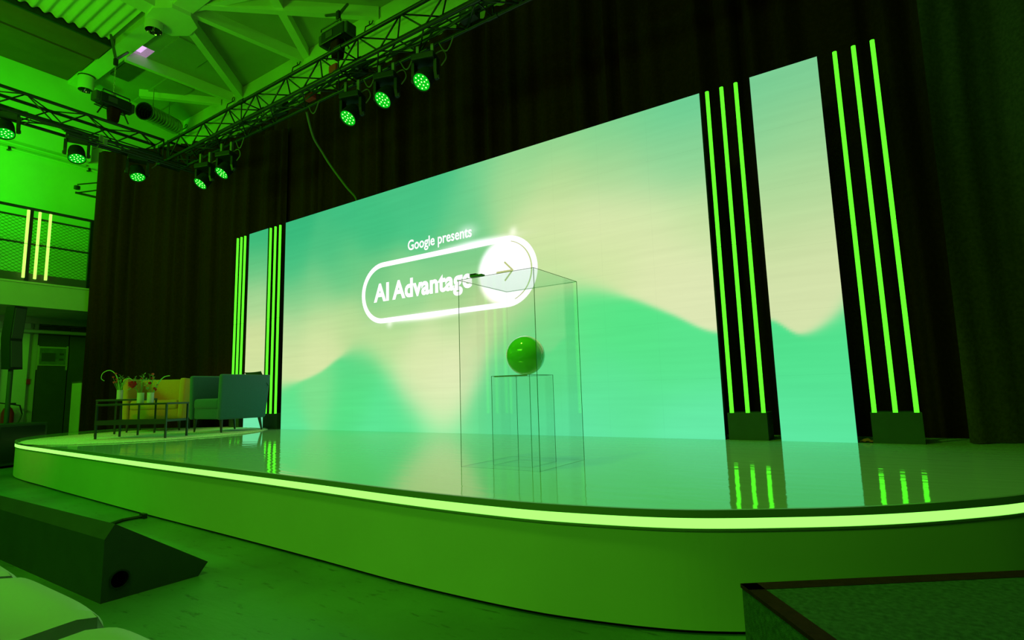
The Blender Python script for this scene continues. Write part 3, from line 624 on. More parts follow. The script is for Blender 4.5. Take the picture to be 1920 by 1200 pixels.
tube_stand((-1.300, -1.195, -1.090), -1.33, -1.06, 'three green light tubes farthest left, behind the teal armchair')

# ------------------------------------------------------------------ display case, pedestal, ball
def pane_box(t, x0, x1, y0, y1, h, th, back=True):
    def pane(*b): MB().box(*b).build('pane', M['acrylic'], t)
    pane(x0, x1, y0, y0 + th, 0, h); pane(x0, x1, y1 - th, y1, 0, h); pane(x0, x0 + th, y0 + th, y1 - th, 0, h); pane(x1 - th, x1, y0 + th, y1 - th, 0, h)
    pane(x0, x1, y0, y1, h, h + th)
    e = th * 0.38
    for x in (x0, x1):
        for y in (y0, y1):
            if not back and x == x0 and y == y1: continue
            MB().box(x - e / 2, x + e / 2, y - e / 2, y + e / 2, 0, h + th).build('polished_edge', M['acedge'], t)
    for y in (y0, y1): MB().box(x0, x1, y - e / 2, y + e / 2, h + th - e, h + th).build('polished_edge', M['acedge'], t)
    for x in (x0, x1): MB().box(x - e / 2, x + e / 2, y0, y1, h + th - e, h + th).build('polished_edge', M['acedge'], t)
t = thing('display_case', 'tall clear acrylic display case standing over the green ball', 'display case', (5.225, -1.835, ZS))
pane_box(t, -0.275, 0.275, -0.27, 0.27, 1.132, 0.007, False)
t2 = thing('case_latch', 'small black and green handle lying on the edge of the clear display case', 'handle', (5.09, -2.105, ZS + 1.14))
MB().bevbox(-0.045, 0.05, -0.012, 0.025, 0.0, 0.013, 0.005).build('grip', M['acedge'], t2); MB().box(-0.046, 0.0, -0.008, 0.02, 0.013, 0.022).build('pad', M['black'], t2)
t = thing('ball_pedestal', 'clear acrylic pedestal under the green ball inside the display case', 'pedestal', (5.235, -1.84, ZS))
pane_box(t, -0.138, 0.138, -0.14, 0.14, 0.530, 0.006)
MB().box(-0.12, 0.12, -0.137, -0.134, 0.528, 0.535).build('pink_stripe', M['pink'], t)  # pale pink stripe along the top front edge
mb = MB(); R = 0.122
mb.lathe([(max(R * math.sin(PI * i / 40), 0.0001), -R * math.cos(PI * i / 40)) for i in range(41)], 64, Matrix.Translation((0, 0, R)), cap=False)
t = mb.build('green_ball', M['ball']); t.data.polygons.foreach_set('use_smooth', [True] * len(t.data.polygons)); t.modifiers.clear()
t.location = (5.262, -1.84, ZS + 0.537); tag(t, 'glossy green ball on the clear pedestal', 'ball')

# orange cloth on the deck
mb = MB(); n = 10
for j in range(n + 1):
    for i in range(n + 1): mb.v.append((0.10 * i / n, 0.08 * j / n, 0.004 + 0.022 * math.exp(-((i - 4) / 3) ** 2 - ((j - 5) / 4) ** 2) + 0.004 * math.sin(i * 1.7 + j)))
for j in range(n):
    for i in range(n): a = j * (n + 1) + i; mb.f.append((a, a + 1, a + n + 2, a + n + 1))
o = mb.build('crumpled_cloth', M['orange'], smooth=True); o.location = (6.93, 0.02, ZS + 0.003); tag(o, 'small crumpled orange cloth on the deck beside the right black box', 'cloth')

# ------------------------------------------------------------------ rug and seating
RC = (-0.92, -1.20); mb = MB(); nr, na = 26, 150; rnd = random.Random(4)
for i in range(nr + 1):
    for j in range(na):
        a = 2 * PI * j / na; rr = 1.36 * (i / nr) ** 0.8 * (1 + 0.012 * math.sin(5 * a) + 0.006 * math.sin(23 * a)); z = 0.011 + rnd.uniform(-0.004, 0.004)
        if i == nr: z = 0.002
        if i == nr - 1: z = 0.013
        if i == nr - 3: z = 0.011
        mb.v.append((rr * math.cos(a), rr * math.sin(a), z))
for i in range(nr):
    for j in range(na): a = i * na + j; b = i * na + (j + 1) % na; mb.f.append((a, b, b + na, a + na))
o = mb.build('round_rug', M['rug'], smooth=True); o.location = (*RC, ZS + 0.001); tag(o, 'round shaggy cream rug under the armchairs and coffee tables', 'rug')
ZR = ZS + 0.016

def armchair(loc, rz, m, label, w=0.70, d=0.66, h=0.745, cushion=False):
    t = thing('armchair', label, 'armchair', (*loc, ZR), rz, 'upholstered tub armchairs on the rug')
    hw, hd, b0, at = w / 2, d / 2, 0.165, 0.075
    def shell(x0, x1, y0, y1, z0, z1, flx0=0, flx1=0, fly=0):
        mb = MB().bevbox(x0, x1, y0, y1, z0, z1, 0.024)
        out = []
        for (x, y, z) in mb.v:
            k = max(0, (z - z0) / (z1 - z0)); out.append((x + (flx0 if x < 0 else flx1) * k, y + fly * k * (1 if y > 0 else 0.0) if True else y, z))
        mb.v = out; return mb
    fl = 0.02
    shell(-hw, -hw + at, -hd, hd, b0, h, -fl, 0, 0.05).build('arm', m, t, smooth=True)
    shell(hw - at, hw, -hd, hd, b0, h, 0, fl, 0.05).build('arm', m, t, smooth=True)
    mb = shell(-hw + 0.02, hw - 0.02, hd - 0.085, hd, b0, h - 0.002, -fl, fl, 0.05); mb.build('backrest', m, t, smooth=True)
    MB().bevbox(-hw + at - 0.005, hw - at + 0.005, -hd + 0.03, hd - 0.06, b0 + 0.005, 0.32, 0.02).build('seat_base', m, t, smooth=True)
    mb = MB().bevbox(-hw + at + 0.002, hw - at - 0.002, -hd + 0.012, hd - 0.07, 0.30, 0.43, 0.035)
    mb.v = [(x, y, z + (0.02 * math.cos(x / hw * 1.3) * math.cos(y / hd * 1.3) if z > 0.38 else 0)) for x, y, z in mb.v]
    mb.build('seat_cushion', m, t, smooth=True)
    for sx in (-1, 1):
        for sy in (-1, 1):
            x, y = sx * (hw - 0.06), sy * (hd - 0.06)
            MB().tube([(x, y, b0 + 0.01), (x + sx * 0.012, y + sy * 0.035 * (sy > 0), 0.0)], 0.022, 10, r1=0.011).build('leg', M['leg'], t, smooth=True)
    return t
armchair((-0.30, -0.60), math.radians(3), M['teal'], 'dark teal upholstered armchair at the right of the rug')
armchair((-1.72, -0.82), math.radians(50), M['yellow'], 'mustard yellow upholstered armchair behind the coffee tables', w=0.75, d=0.60)
t = thing('cushion', 'dark charcoal cushion propped on the back of the teal armchair', 'cushion', (-0.14, -0.30, ZR + 0.60), 0)
mb = MB(); n = 12
for s_ in (-1, 1):
    k0 = len(mb.v)
    for j in range(n + 1):
        for i in range(n + 1):
            u, v = i / n * 2 - 1, j / n * 2 - 1; th = 0.05 * (1 - u * u) ** 0.5 * (1 - v * v) ** 0.5 if abs(u) < 1 and abs(v) < 1 else 0
            mb.v.append((0.2 * u * (1 - 0.06 * (1 - v * v)), s_ * th - 0.06 * v, 0.10 * v * (1 - 0.06 * (1 - u * u)) + 0.09))
    for j in range(n):
        for i in range(n): a = k0 + j * (n + 1) + i; mb.f.append((a, a + 1, a + n + 2, a + n + 1))
mb.build('cushion_cover', M['pillow'], t, smooth=True)

def coffee_table(loc, rz, w, d, h, shelf, label):
    t = thing('coffee_table', label, 'coffee table', (*loc, ZR), rz, 'dark low coffee tables on the rug')
    MB().bevbox(-w / 2, w / 2, -d / 2, d / 2, h - 0.022, h, 0.004).build('tabletop', M['tablemetal'], t)
    for sx in (-1, 1):
        for sy in (-1, 1):
            x, y = sx * (w / 2 - 0.012), sy * (d / 2 - 0.012); MB().box(x - 0.009, x + 0.009, y - 0.009, y + 0.009, 0, h - 0.022).build('leg', M['tablemetal'], t)
    if shelf: MB().box(-w / 2 + 0.01, w / 2 - 0.01, -d / 2 + 0.01, d / 2 - 0.01, 0.185, 0.21).build('shelf', M['tablemetal'], t); MB().box(-w / 2, w / 2, -d / 2, -d / 2 + 0.012, 0.16, 0.215).build('shelf_rail', M['tablemetal'], t)
    return t
coffee_table((-0.30, -1.64), math.radians(25), 0.94, 0.36, 0.405, True, 'longer dark coffee table with a lower shelf and two vases on it')
coffee_table((-1.20, -1.45), math.radians(42), 0.52, 0.46, 0.462, False, 'smaller dark coffee table with one vase behind the longer table')

def vase(x, y, z, label):
    t = thing('flower_vase', label, 'vase', (x, y, z), group='small pale ribbed glass vases on the coffee tables')
    prof = [(0.034, 0.0)]
    for i in range(25): prof.append((0.036 + 0.0012 * math.sin(i * PI / 2), 0.004 + 0.118 * i / 24))
    mb = MB().lathe(prof, 24, cap=False).lathe([(0.036, 0.122), (0.031, 0.122), (0.031, 0.01), (0.001, 0.01)], 24, cap=False).lathe([(0.034, 0), (0.001, 0)], 24, cap=False)
    mb.build('glass_body', M['vase'], t, smooth=True)
    MB().lathe([(0.0365, 0.116), (0.039, 0.119), (0.0365, 0.122)], 24, cap=False).build('rim', M['vase'], t, smooth=True)
def blossom(mb_parent, c, r, m, petals=9):
    mb = MB(); rnd = random.Random(int(abs(c[0] * 977 + c[2] * 331) * 100))
    for k in range(petals):
        th = 2 * PI * k / petals * 1.62; tilt = 0.25 + 1.1 * k / petals; u = Vector((math.cos(th), math.sin(th), 0)); s_ = Vector((-u.y, u.x, 0))
        d = (u * math.sin(tilt) + Vector((0, 0, 1)) * math.cos(tilt)); C_ = Vector(c); w = r * 0.62
        p0 = C_ - Vector((0, 0, r * 0.3)); p1 = C_ + d * r * 0.55; p2 = C_ + d * r * 1.05 + Vector((0, 0, r * 0.1)); nn = d.cross(s_) * r * 0.12
        vs = [p0, p1 - s_ * w + nn, p1 - nn, p1 + s_ * w + nn, p2 - s_ * w * 0.5, p2 + nn, p2 + s_ * w * 0.5]
        mb.add([tuple(v) for v in vs], [(0, 1, 2), (0, 2, 3), (1, 4, 5, 2), (2, 5, 6, 3)])
    return mb.build('blossom', m, mb_parent, smooth=True)
def sprig(mb, a, b, n, rnd, ln=0.05, r=0.0035):
    a = Vector(a); b = Vector(b)
    for k in range(n):
        t_ = 0.25 + 0.75 * k / n; p = a.lerp(b, t_); dv = Vector((rnd.uniform(-1, 1), rnd.uniform(-1, 1), rnd.uniform(0.1, 1.0))).normalized() * ln * rnd.uniform(0.6, 1.2)
        e = p + dv; sd = dv.cross(Vector((rnd.random(), rnd.random(), 0.3))).normalized() * r * 1.6
        mb.add([tuple(p), tuple(p.lerp(e, 0.6) + sd), tuple(e), tuple(p.lerp(e, 0.6) - sd)], [(0, 1, 2, 3)])
def bouquet(x, y, z, label, kind):
    t = thing('flower_bouquet', label, 'flowers', (x, y, z), group=None); rnd = random.Random(kind * 13 + 1)
    RX = Vector((0.49, 0.87, 0))            # direction seen as sideways from the audience
    def P(s, h, dep=0): v = RX * s + Vector((-0.87, 0.49, 0)) * dep; return (v.x, v.y, h)
    def stem(pts, r=0.0035, m='stem', name='stem'):
        sp_ = spline(pts, 6); MB().tube(sp_, r, 5, r1=r * 0.6).build(name, M[m], t, smooth=True); return sp_
    if kind == 0:
        stem([P(0, 0.02), P(-0.02, 0.2), P(-0.06, 0.32), P(-0.13, 0.375), P(-0.20, 0.34), P(-0.215, 0.27), P(-0.18, 0.235)], 0.007, 'frond', 'curled_stem')
        stem([P(0, 0.02), P(0.02, 0.18), P(0.05, 0.24), P(0.10, 0.265), P(0.135, 0.22), P(0.12, 0.14), P(0.08, 0.11)], 0.007, 'frond', 'curled_stem')
        for s, h in ((-0.06, 0.32), (-0.085, 0.275), (-0.045, 0.245), (-0.075, 0.205), (-0.05, 0.21)):
            stem([P(0, 0.03), P(s * 0.5, h * 0.6), P(s, h)]); blossom(t, P(s, h), 0.020, M['pinkflower'])
        fr = [(0.02, 0.30), (0.06, 0.28), (0.10, 0.29), (-0.01, 0.25), (0.05, 0.24), (0.0, 0.31)]
    elif kind == 1:
        stem([P(0, 0.03), P(-0.04, 0.14), P(-0.075, 0.17)], 0.005); blossom(t, P(-0.085, 0.18), 0.062, M['redflower'], 16)
        blossom(t, P(0.0, 0.27), 0.016, M['redflower'])
        for s in (-0.085, -0.06): blossom(t, P(s, 0.245), 0.013, M['frond'])
        fr = [(-0.06, 0.30), (0.01, 0.33), (-0.08, 0.25), (0.04, 0.29), (-0.03, 0.27), (0.03, 0.34), (0.0, 0.22), (-0.01, 0.31)]
    else:
        for s, h, r_, m in ((0.01, 0.315, 0.02, 'pinkflower'), (0.01, 0.265, 0.022, 'redflower'), (-0.015, 0.205, 0.027, 'redflower'), (0.035, 0.145, 0.025, 'redflower'), (0.06, 0.19, 0.016, 'pinkflower'), (0.045, 0.13, 0.02, 'redflower')):
            stem([P(0, 0.03), P(s * 0.4, h * 0.6), P(s, h)]); blossom(t, P(s, h), r_, M[m])
        stem([P(0, 0.03), P(0.06, 0.2), P(0.12, 0.285), P(0.185, 0.305)], 0.008, 'frond', 'grass_spike')
        blossom(t, P(-0.03, 0.15), 0.02, M['frond'])
        fr = [(-0.05, 0.28), (-0.02, 0.33), (0.05, 0.26), (0.08, 0.24), (-0.06, 0.22), (0.02, 0.30)]
    for k, (s, h) in enumerate(fr):
        dep = rnd.uniform(-0.05, 0.05); stem([P(0, 0.03), P(s * 0.4, h * 0.55, dep * 0.4), P(s, h, dep)], 0.0025)
        mb = MB(); sprig(mb, P(s * 0.4, h * 0.55, dep * 0.4), P(s, h, dep), 11, rnd, 0.032, 0.0025); mb.build('leaf_spray', M['frond'], t)
VS = [(-1.42, -1.46, 0.462, 0, 'left vase alone on the smaller coffee table', 'bouquet with two curled green stems and coral blossoms, on the smaller table'),
      (-0.19, -1.72, 0.405, 1, 'pale vase under the big dark red flower, left of the pair on the longer table', 'bouquet with one large dark red flower, left of the pair'),
      (-0.08, -1.66, 0.405, 2, 'pale vase at the right of the pair on the longer coffee table', 'bouquet of small red flowers with a long grass spike, right of the pair')]
for x, y, h, k, l1, l2 in VS:
    vase(x, y, ZR + h, l1); bouquet(x, y, ZR + h + 0.012, l2, k)

# ------------------------------------------------------------------ speakers
sb = thing('subwoofer', 'black subwoofer cabinet on the floor behind the left end of the stage', 'speaker', (-3.4, -2.1, 0), math.radians(22))
MB().bevbox(-0.3, 0.3, -0.32, 0.35, 0.03, 0.60, 0.01).build('cabinet', M['speaker'], sb); MB().box(0.30, 0.306, -0.28, 0.31, 0.07, 0.56).build('grille', M['blackplastic'], sb)
for sx in (-1, 1):
    for sy in (-1, 1): MB().box(sx * 0.26 - 0.02, sx * 0.26 + 0.02, sy * 0.28 - 0.02, sy * 0.28 + 0.02, 0, 0.03).build('foot', M['black'], sb)
sc_ = thing('column_speaker', 'angled black column speaker raised on a pole at the far left', 'speaker', (-3.4, -2.1, 0.605), math.radians(25))
MB().tube([(0, 0, 0), (0, 0, 0.80)], 0.03, 12).build('pole', M['speaker'], sc_, smooth=True)
mb = MB()
prof = [(0.09, 0.77), (0.045, 1.20), (0.085, 1.69), (-0.06, 1.69), (-0.11, 1.22), (-0.055, 0.77)]     # seen from the side: cranked in the middle
MB().slab([(0, 0)] * 0 + [], 0, 0) if False else None
def crank(xh, dy0, dy1, m, name, ex=0.0):
    n = len(prof); cs = [(-dy0, 0), (dy1, 0)]
    mb = MB(); vs = [(u, -dy0, z) for u, z in prof] + [(u, dy1, z) for u, z in prof]
    mb.add(vs, [tuple(reversed(range(n))), tuple(range(n, 2 * n))] + [(i, (i + 1) % n, (i + 1) % n + n, i + n) for i in range(n)]); return mb.build(name, m, sc_)
crank(0, 0.09, 0.09, M['blackplastic'], 'enclosure')
for a, b in (((0.087, 0.80), (0.049, 1.18)), ((0.049, 1.22), (0.082, 1.66))):
    MB().add([(a[0] + 0.0, -0.075, a[1]), (b[0], -0.075, b[1]), (b[0], 0.075, b[1]), (a[0], 0.075, a[1]), (a[0] + 0.008, -0.075, a[1]), (b[0] + 0.008, -0.075, b[1]), (b[0] + 0.008, 0.075, b[1]), (a[0] + 0.008, 0.075, a[1])],
             [(0, 3, 2, 1), (4, 5, 6, 7), (0, 1, 5, 4), (1, 2, 6, 5), (2, 3, 7, 6), (3, 0, 4, 7)]).build('grille', M['grille'], sc_)

fw = thing('wedge_speaker', 'long black wedge-shaped speaker cabinet on the floor before the stage', 'speaker', (3.4, -3.45, 0))
pf = [(-3.657, 0.0), (-3.656, 0.266), (-3.619, 0.325), (-3.20, 0.056), (-3.245, 0.0)]
XE, XL = 4.2, 2.62
mb = MB(); n = 5
mb.add([(XL, y, z) for y, z in pf] + [(XE, y, z) for y, z in pf], [tuple(reversed(range(n)))] + [(i, (i + 1) % n, (i + 1) % n + n, i + n) for i in range(n)])
import bmesh
hc, hr = (-3.588, 0.083), 0.036
bm = bmesh.new(); ov = [bm.verts.new((XE, y, z)) for y, z in pf]; iv = [bm.verts.new((XE, hc[0] + hr * math.cos(2 * PI * k / 24), hc[1] + hr * math.sin(2 * PI * k / 24))) for k in range(24)]
es = [bm.edges.new((ov[i], ov[(i + 1) % 5])) for i in range(5)] + [bm.edges.new((iv[i], iv[(i + 1) % 24])) for i in range(24)]
bmesh.ops.triangle_fill(bm, edges=es, use_beauty=True, normal=(1, 0, 0)); bm.verts.index_update()
mb.add([tuple(v.co) for v in bm.verts], [tuple(v.index for v in f.verts) for f in bm.faces]); bm.free()
mb.build('cabinet', M['speaker'], fw, off=fw.location)
mxh = Matrix.Translation((XE, hc[0], hc[1])) @ Matrix.Rotation(PI / 2, 4, 'Y')
MB().lathe([(hr, 0), (hr, -0.12), (0.0005, -0.12)], 24, mxh, cap=False).build('port', M['shade_black'], fw, off=fw.location)
MB().lathe([(hr + 0.006, -0.001), (hr + 0.006, 0.0035), (hr - 0.001, 0.0035), (hr - 0.001, -0.004)], 24, mxh, cap=False).build('port_rim', M['blackplastic'], fw, off=fw.location)
t = thing('floor_cable', 'short black cable from the wedge speaker to the stage foot', 'cable', (2.43, -2.8, 0.01))
MB().tube([(2.62, -3.15, 0.012), (2.50, -3.0, 0.012), (2.42, -2.88, 0.012), (2.43, -2.755, 0.014)], 0.012, 6).build('cord', M['cable'], t, off=t.location)
MB().box(2.40, 2.47, -2.76, -2.735, 0.0, 0.035).build('plug', M['black'], t, off=t.location)

# ------------------------------------------------------------------ white chairs of the front row
def seat_chair(x, y, label, first=None):
    if first: return copy_tree(first, (x, y, 0), None, label)
    t = thing('moulded_chair', label, 'chair', (x, y, 0), 0, 'white moulded chairs in the front row')
    mb = MB(); nu, nv, w = 16, 20, 0.245
    pts = []
    for j in range(nv + 1):
        v = j / nv
        if v < 0.62:   # seat, front edge first
            s = v / 0.62; yy = -0.46 * s; zz = 0.445 + 0.012 * math.cos(s * PI) - (0.045 * max(0, 1 - s / 0.14) ** 2)
        else:          # back
            s = (v - 0.62) / 0.38; yy = -0.46 - 0.10 * s - 0.02 * math.sin(s * PI); zz = 0.435 + 0.40 * s ** 0.9
        pts.append((yy, zz, v))
    for side in (0, 1):
        for (yy, zz, v) in pts:
            for i in range(nu + 1):
                u = i / nu * 2 - 1; ww = w * (1.0 - 0.10 * max(0, v - 0.5)); e = 1.0
                if v < 0.09: e = 1 - 0.16 * (1 - v / 0.09) ** 2.5
                rise = -0.012 * abs(u) ** 5 if v < 0.62 else 0
                fwd = 0.03 * u * u if v >= 0.62 else 0
                mb.v.append((u * ww * e, yy + fwd - (0.012 * (abs(u) ** 6) if v < 0.05 else 0) + (0.0 if v < 0.62 else (-0.014 if side else 0)), zz + rise - (0.030 if side and v < 0.62 else 0)))
    def idx(sd, j, i): return sd * (nv + 1) * (nu + 1) + j * (nu + 1) + i
    for j in range(nv):
        for i in range(nu):
            mb.f.append((idx(0, j, i), idx(0, j + 1, i), idx(0, j + 1, i + 1), idx(0, j, i + 1))); mb.f.append((idx(1, j, i), idx(1, j, i + 1), idx(1, j + 1, i + 1), idx(1, j + 1, i)))
    for j in range(nv):
        for i in (0, nu): mb.f.append((idx(0, j, i), idx(1, j, i), idx(1, j + 1, i), idx(0, j + 1, i)))
    for i in range(nu):
        for j in (0, nv): mb.f.append((idx(0, j, i), idx(0, j, i + 1), idx(1, j, i + 1), idx(1, j, i)))
    o = mb.build('shell', M['chair'], t); o.data.polygons.foreach_set('use_smooth', [True] * len(o.data.polygons))
    bv = o.modifiers.new('round', 'BEVEL'); bv.width = 0.012; bv.segments = 4; bv.limit_method = 'ANGLE'; bv.angle_limit = math.radians(40)
    for sx in (-1, 1):
        for yy in (-0.06, -0.42): MB().tube([(sx * 0.17, yy, 0.425), (sx * 0.215, yy + (0.03 if yy > -0.2 else -0.04), 0.0)], 0.013, 8).build('leg', M['steel'], t, smooth=True)
    return t
c1 = seat_chair(5.50, -4.205, 'white moulded chair, middle one of the three in the bottom left corner')
seat_chair(4.985, -4.205, 'white moulded chair, farthest left, only its seat corner in view', c1)
seat_chair(6.06, -4.215, 'white moulded chair nearest the camera at the bottom edge', c1)

# ------------------------------------------------------------------ trusses
chord_me = {}
def truss(name, label, P0, axis, L, side_dir, w=0.29):
    """box truss: P0 = near lower chord start, axis along it, side_dir to the far side; chord spacing w"""
    t = thing(name, label, 'truss', P0, group='black box trusses above the stage'); ax = Vector(axis); sd = Vector(side_dir); up = Vector((0, 0, 1))
    cor = [Vector((0, 0, 0)), sd * w, sd * w + up * w, up * w]
    for c in cor: MB().tube([c, c + ax * L], 0.022, 10).build('chord', M['truss'], t, smooth=True)
    bay = 0.33; nb = int(L / bay); bay = L / nb; dl = math.hypot(bay, w); me = MB().tube([(0, 0, 0), (0, 0, dl)], 0.0095, 6).mesh('brace', M['truss'], True)
    me2 = MB().tube([(0, 0, 0), (0, 0, w)], 0.0095, 6).mesh('brace', M['truss'], True)
    cnt = 0
    for fi in range(4):
        a, b = cor[fi], cor[(fi + 1) % 4]
        for k in range(nb):
            p, q_ = (a + ax * bay * k, b + ax * bay * (k + 1)) if (k + fi) % 2 == 0 else (b + ax * bay * k, a + ax * bay * (k + 1))
            inst('brace', me, t, p, align(p, q_))
            if k % 6 == 0: inst('brace', me2, t, a + ax * bay * k, align(a, b))
    k = 2.0
    while k < L:       # coupling cones every two metres
        for c in cor: MB().tube([c + ax * (k - 0.06), c + ax * (k + 0.06)], 0.030, 10).build('coupler', M['truss'], t, smooth=True)
        k += 2.0
    return t
ZT = 4.15 + ZS + 0.02
tA = truss('box_truss', 'long black box truss running across above the screen', (-1.80, -0.85, ZT), (1, 0, 0), 9.0, (0, 1, 0))
tB = truss('box_truss', 'black box truss running toward the audience at the left', (-1.83, -0.92, ZT), (0, -1, 0), 6.0, (-1, 0, 0))
tc_ = thing('truss_corner', 'black truss corner block joining the two trusses', 'truss corner', (-1.98, -0.70, ZT))
for x in (-0.15, 0.15):
    for y in (-0.15, 0.15): MB().tube([(x, y, -0.02), (x, y, 0.31)], 0.022, 8).build('upright', M['truss'], tc_, smooth=True)
for z in (0, 0.29):
    MB().tube([(-0.15, -0.15, z), (-0.15, 0.15, z), (0.15, 0.15, z), (0.15, -0.15, z), (-0.15, -0.15, z)], 0.022, 8).build('frame', M['truss'], tc_)
MB().tube([(-0.15, -0.15, 0), (-0.15, 0.15, 0.29)], 0.01, 6).tube([(0.15, 0.15, 0), (-0.15, 0.15, 0.29)], 0.01, 6).tube([(-0.15, -0.15, 0), (0.15, 0.15, 0)], 0.01, 6).build('brace', M['truss'], tc_)
# loose cable loops and small fittings along the trusses
rnd = random.Random(11)
def loop(x, y, z, label, ax='x', s=0.10, dy=0.0):
    o_ = []
    for k in range(9):
        a = PI * k / 8; u = -s + 2 * s * k / 8; dz = -0.13 * math.sin(a) * (s / 0.1)
        o_.append((x + u, y + dy, z + dz) if ax == 'x' else (x + dy, y + u, z + dz))
    o = MB().tube(spline(o_, 3), 0.007, 6).build('cable_loop', M['coil'], smooth=True); tag(o, label, 'cable', 'cable loops hanging under the trusses'); return o
for x, l in ((1.42, 'cable loop left of the first hanging lamp'), (2.45, 'cable loop between the first and second hanging lamps'), (3.05, 'cable loop between the second and third hanging lamps'), (3.62, 'cable loop right of the third hanging lamp'), (-0.25, 'cable loop near the truss corner')):
    loop(x, -0.60, ZT - 0.03, l)
b_ = thing('cable_bundle', 'thick bundle of black cables lying inside the long truss', 'cable', (2, -0.7, ZT + 0.03))
for k in range(5):
    pts = [(-1.6 + i * 0.45, -0.70 + 0.06 * math.sin(i * 1.3 + k * 2) + 0.02 * k, ZT + 0.04 + 0.02 * k + 0.02 * math.sin(i * 0.9 + k)) for i in range(19)]
    MB().tube(spline(pts, 3), 0.011, 5).build('cord', M['cable'], b_, off=b_.location, smooth=True)
b2 = thing('cable_bundle', 'bundle of black cables lying inside the left truss', 'cable', (-1.98, -3, ZT + 0.03))
for k in range(4):
    pts = [(-1.98 + 0.05 * math.sin(i * 1.1 + k * 2) + 0.01 * k, -0.9 - i * 0.4, ZT + 0.04 + 0.02 * k + 0.02 * math.sin(i * 0.9 + k)) for i in range(14)]
    MB().tube(spline(pts, 3), 0.010, 5).build('cord', M['cable'], b2, off=b2.location, smooth=True)
# power boxes clamped inside the long truss
for x, l in ((0.75, 'small dark power box inside the truss, left'), (2.30, 'small dark power box inside the truss above the first two lamps'), (3.95, 'small dark power box inside the truss, right of the lamps')):
    t = thing('power_box', l, 'power box', (x, -0.62, ZT + 0.03), group='power boxes inside the long truss')
    MB().bevbox(-0.10, 0.10, -0.05, 0.05, 0.0, 0.17, 0.008).build('case', M['blackplastic'], t); MB().box(-0.07, 0.07, -0.053, -0.05, 0.04, 0.12).build('face_plate', M['grille'], t)
    MB().lathe([(0.02, 0), (0.02, 0.03)], 12, Matrix.Translation((0.03, -0.05, 0.05)) @ Matrix.Rotation(PI / 2, 4, 'X')).build('socket', M['steel'], t)
# hanging cable down to the screen
o = MB().tube(spline([(1.14, -0.50, 4.58), (1.04, -0.32, 4.34), (1.01, -0.15, 4.19), (1.06, -0.05, 4.02), (1.29, 0.04, 3.68), (1.42, 0.10, 3.50), (1.43, 0.11, 3.3)], 6), 0.017, 8).build('hanging_cable', M['coil'], smooth=True)
tag(o, 'slack olive cable hanging from the truss to the top of the screen', 'cable')
# black scaffold tubes under the left truss
for x, z, l in ((-1.70, ZT - 0.10, 'upper thin lighting bar under the left truss corner'), (-1.55, ZT - 0.20, 'lower thin lighting bar under the left truss corner')):
    t = thing('lighting_bar', l, 'pipe', (x, -1.3, z)); MB().tube([(0, -0.9, 0), (0, 0.75, 0)], 0.015, 8).build('bar', M['truss'], t, smooth=True)
    MB().box(-0.02, 0.02, -0.5, -0.46, 0.0, 0.10).build('clamp', M['steel'], t)

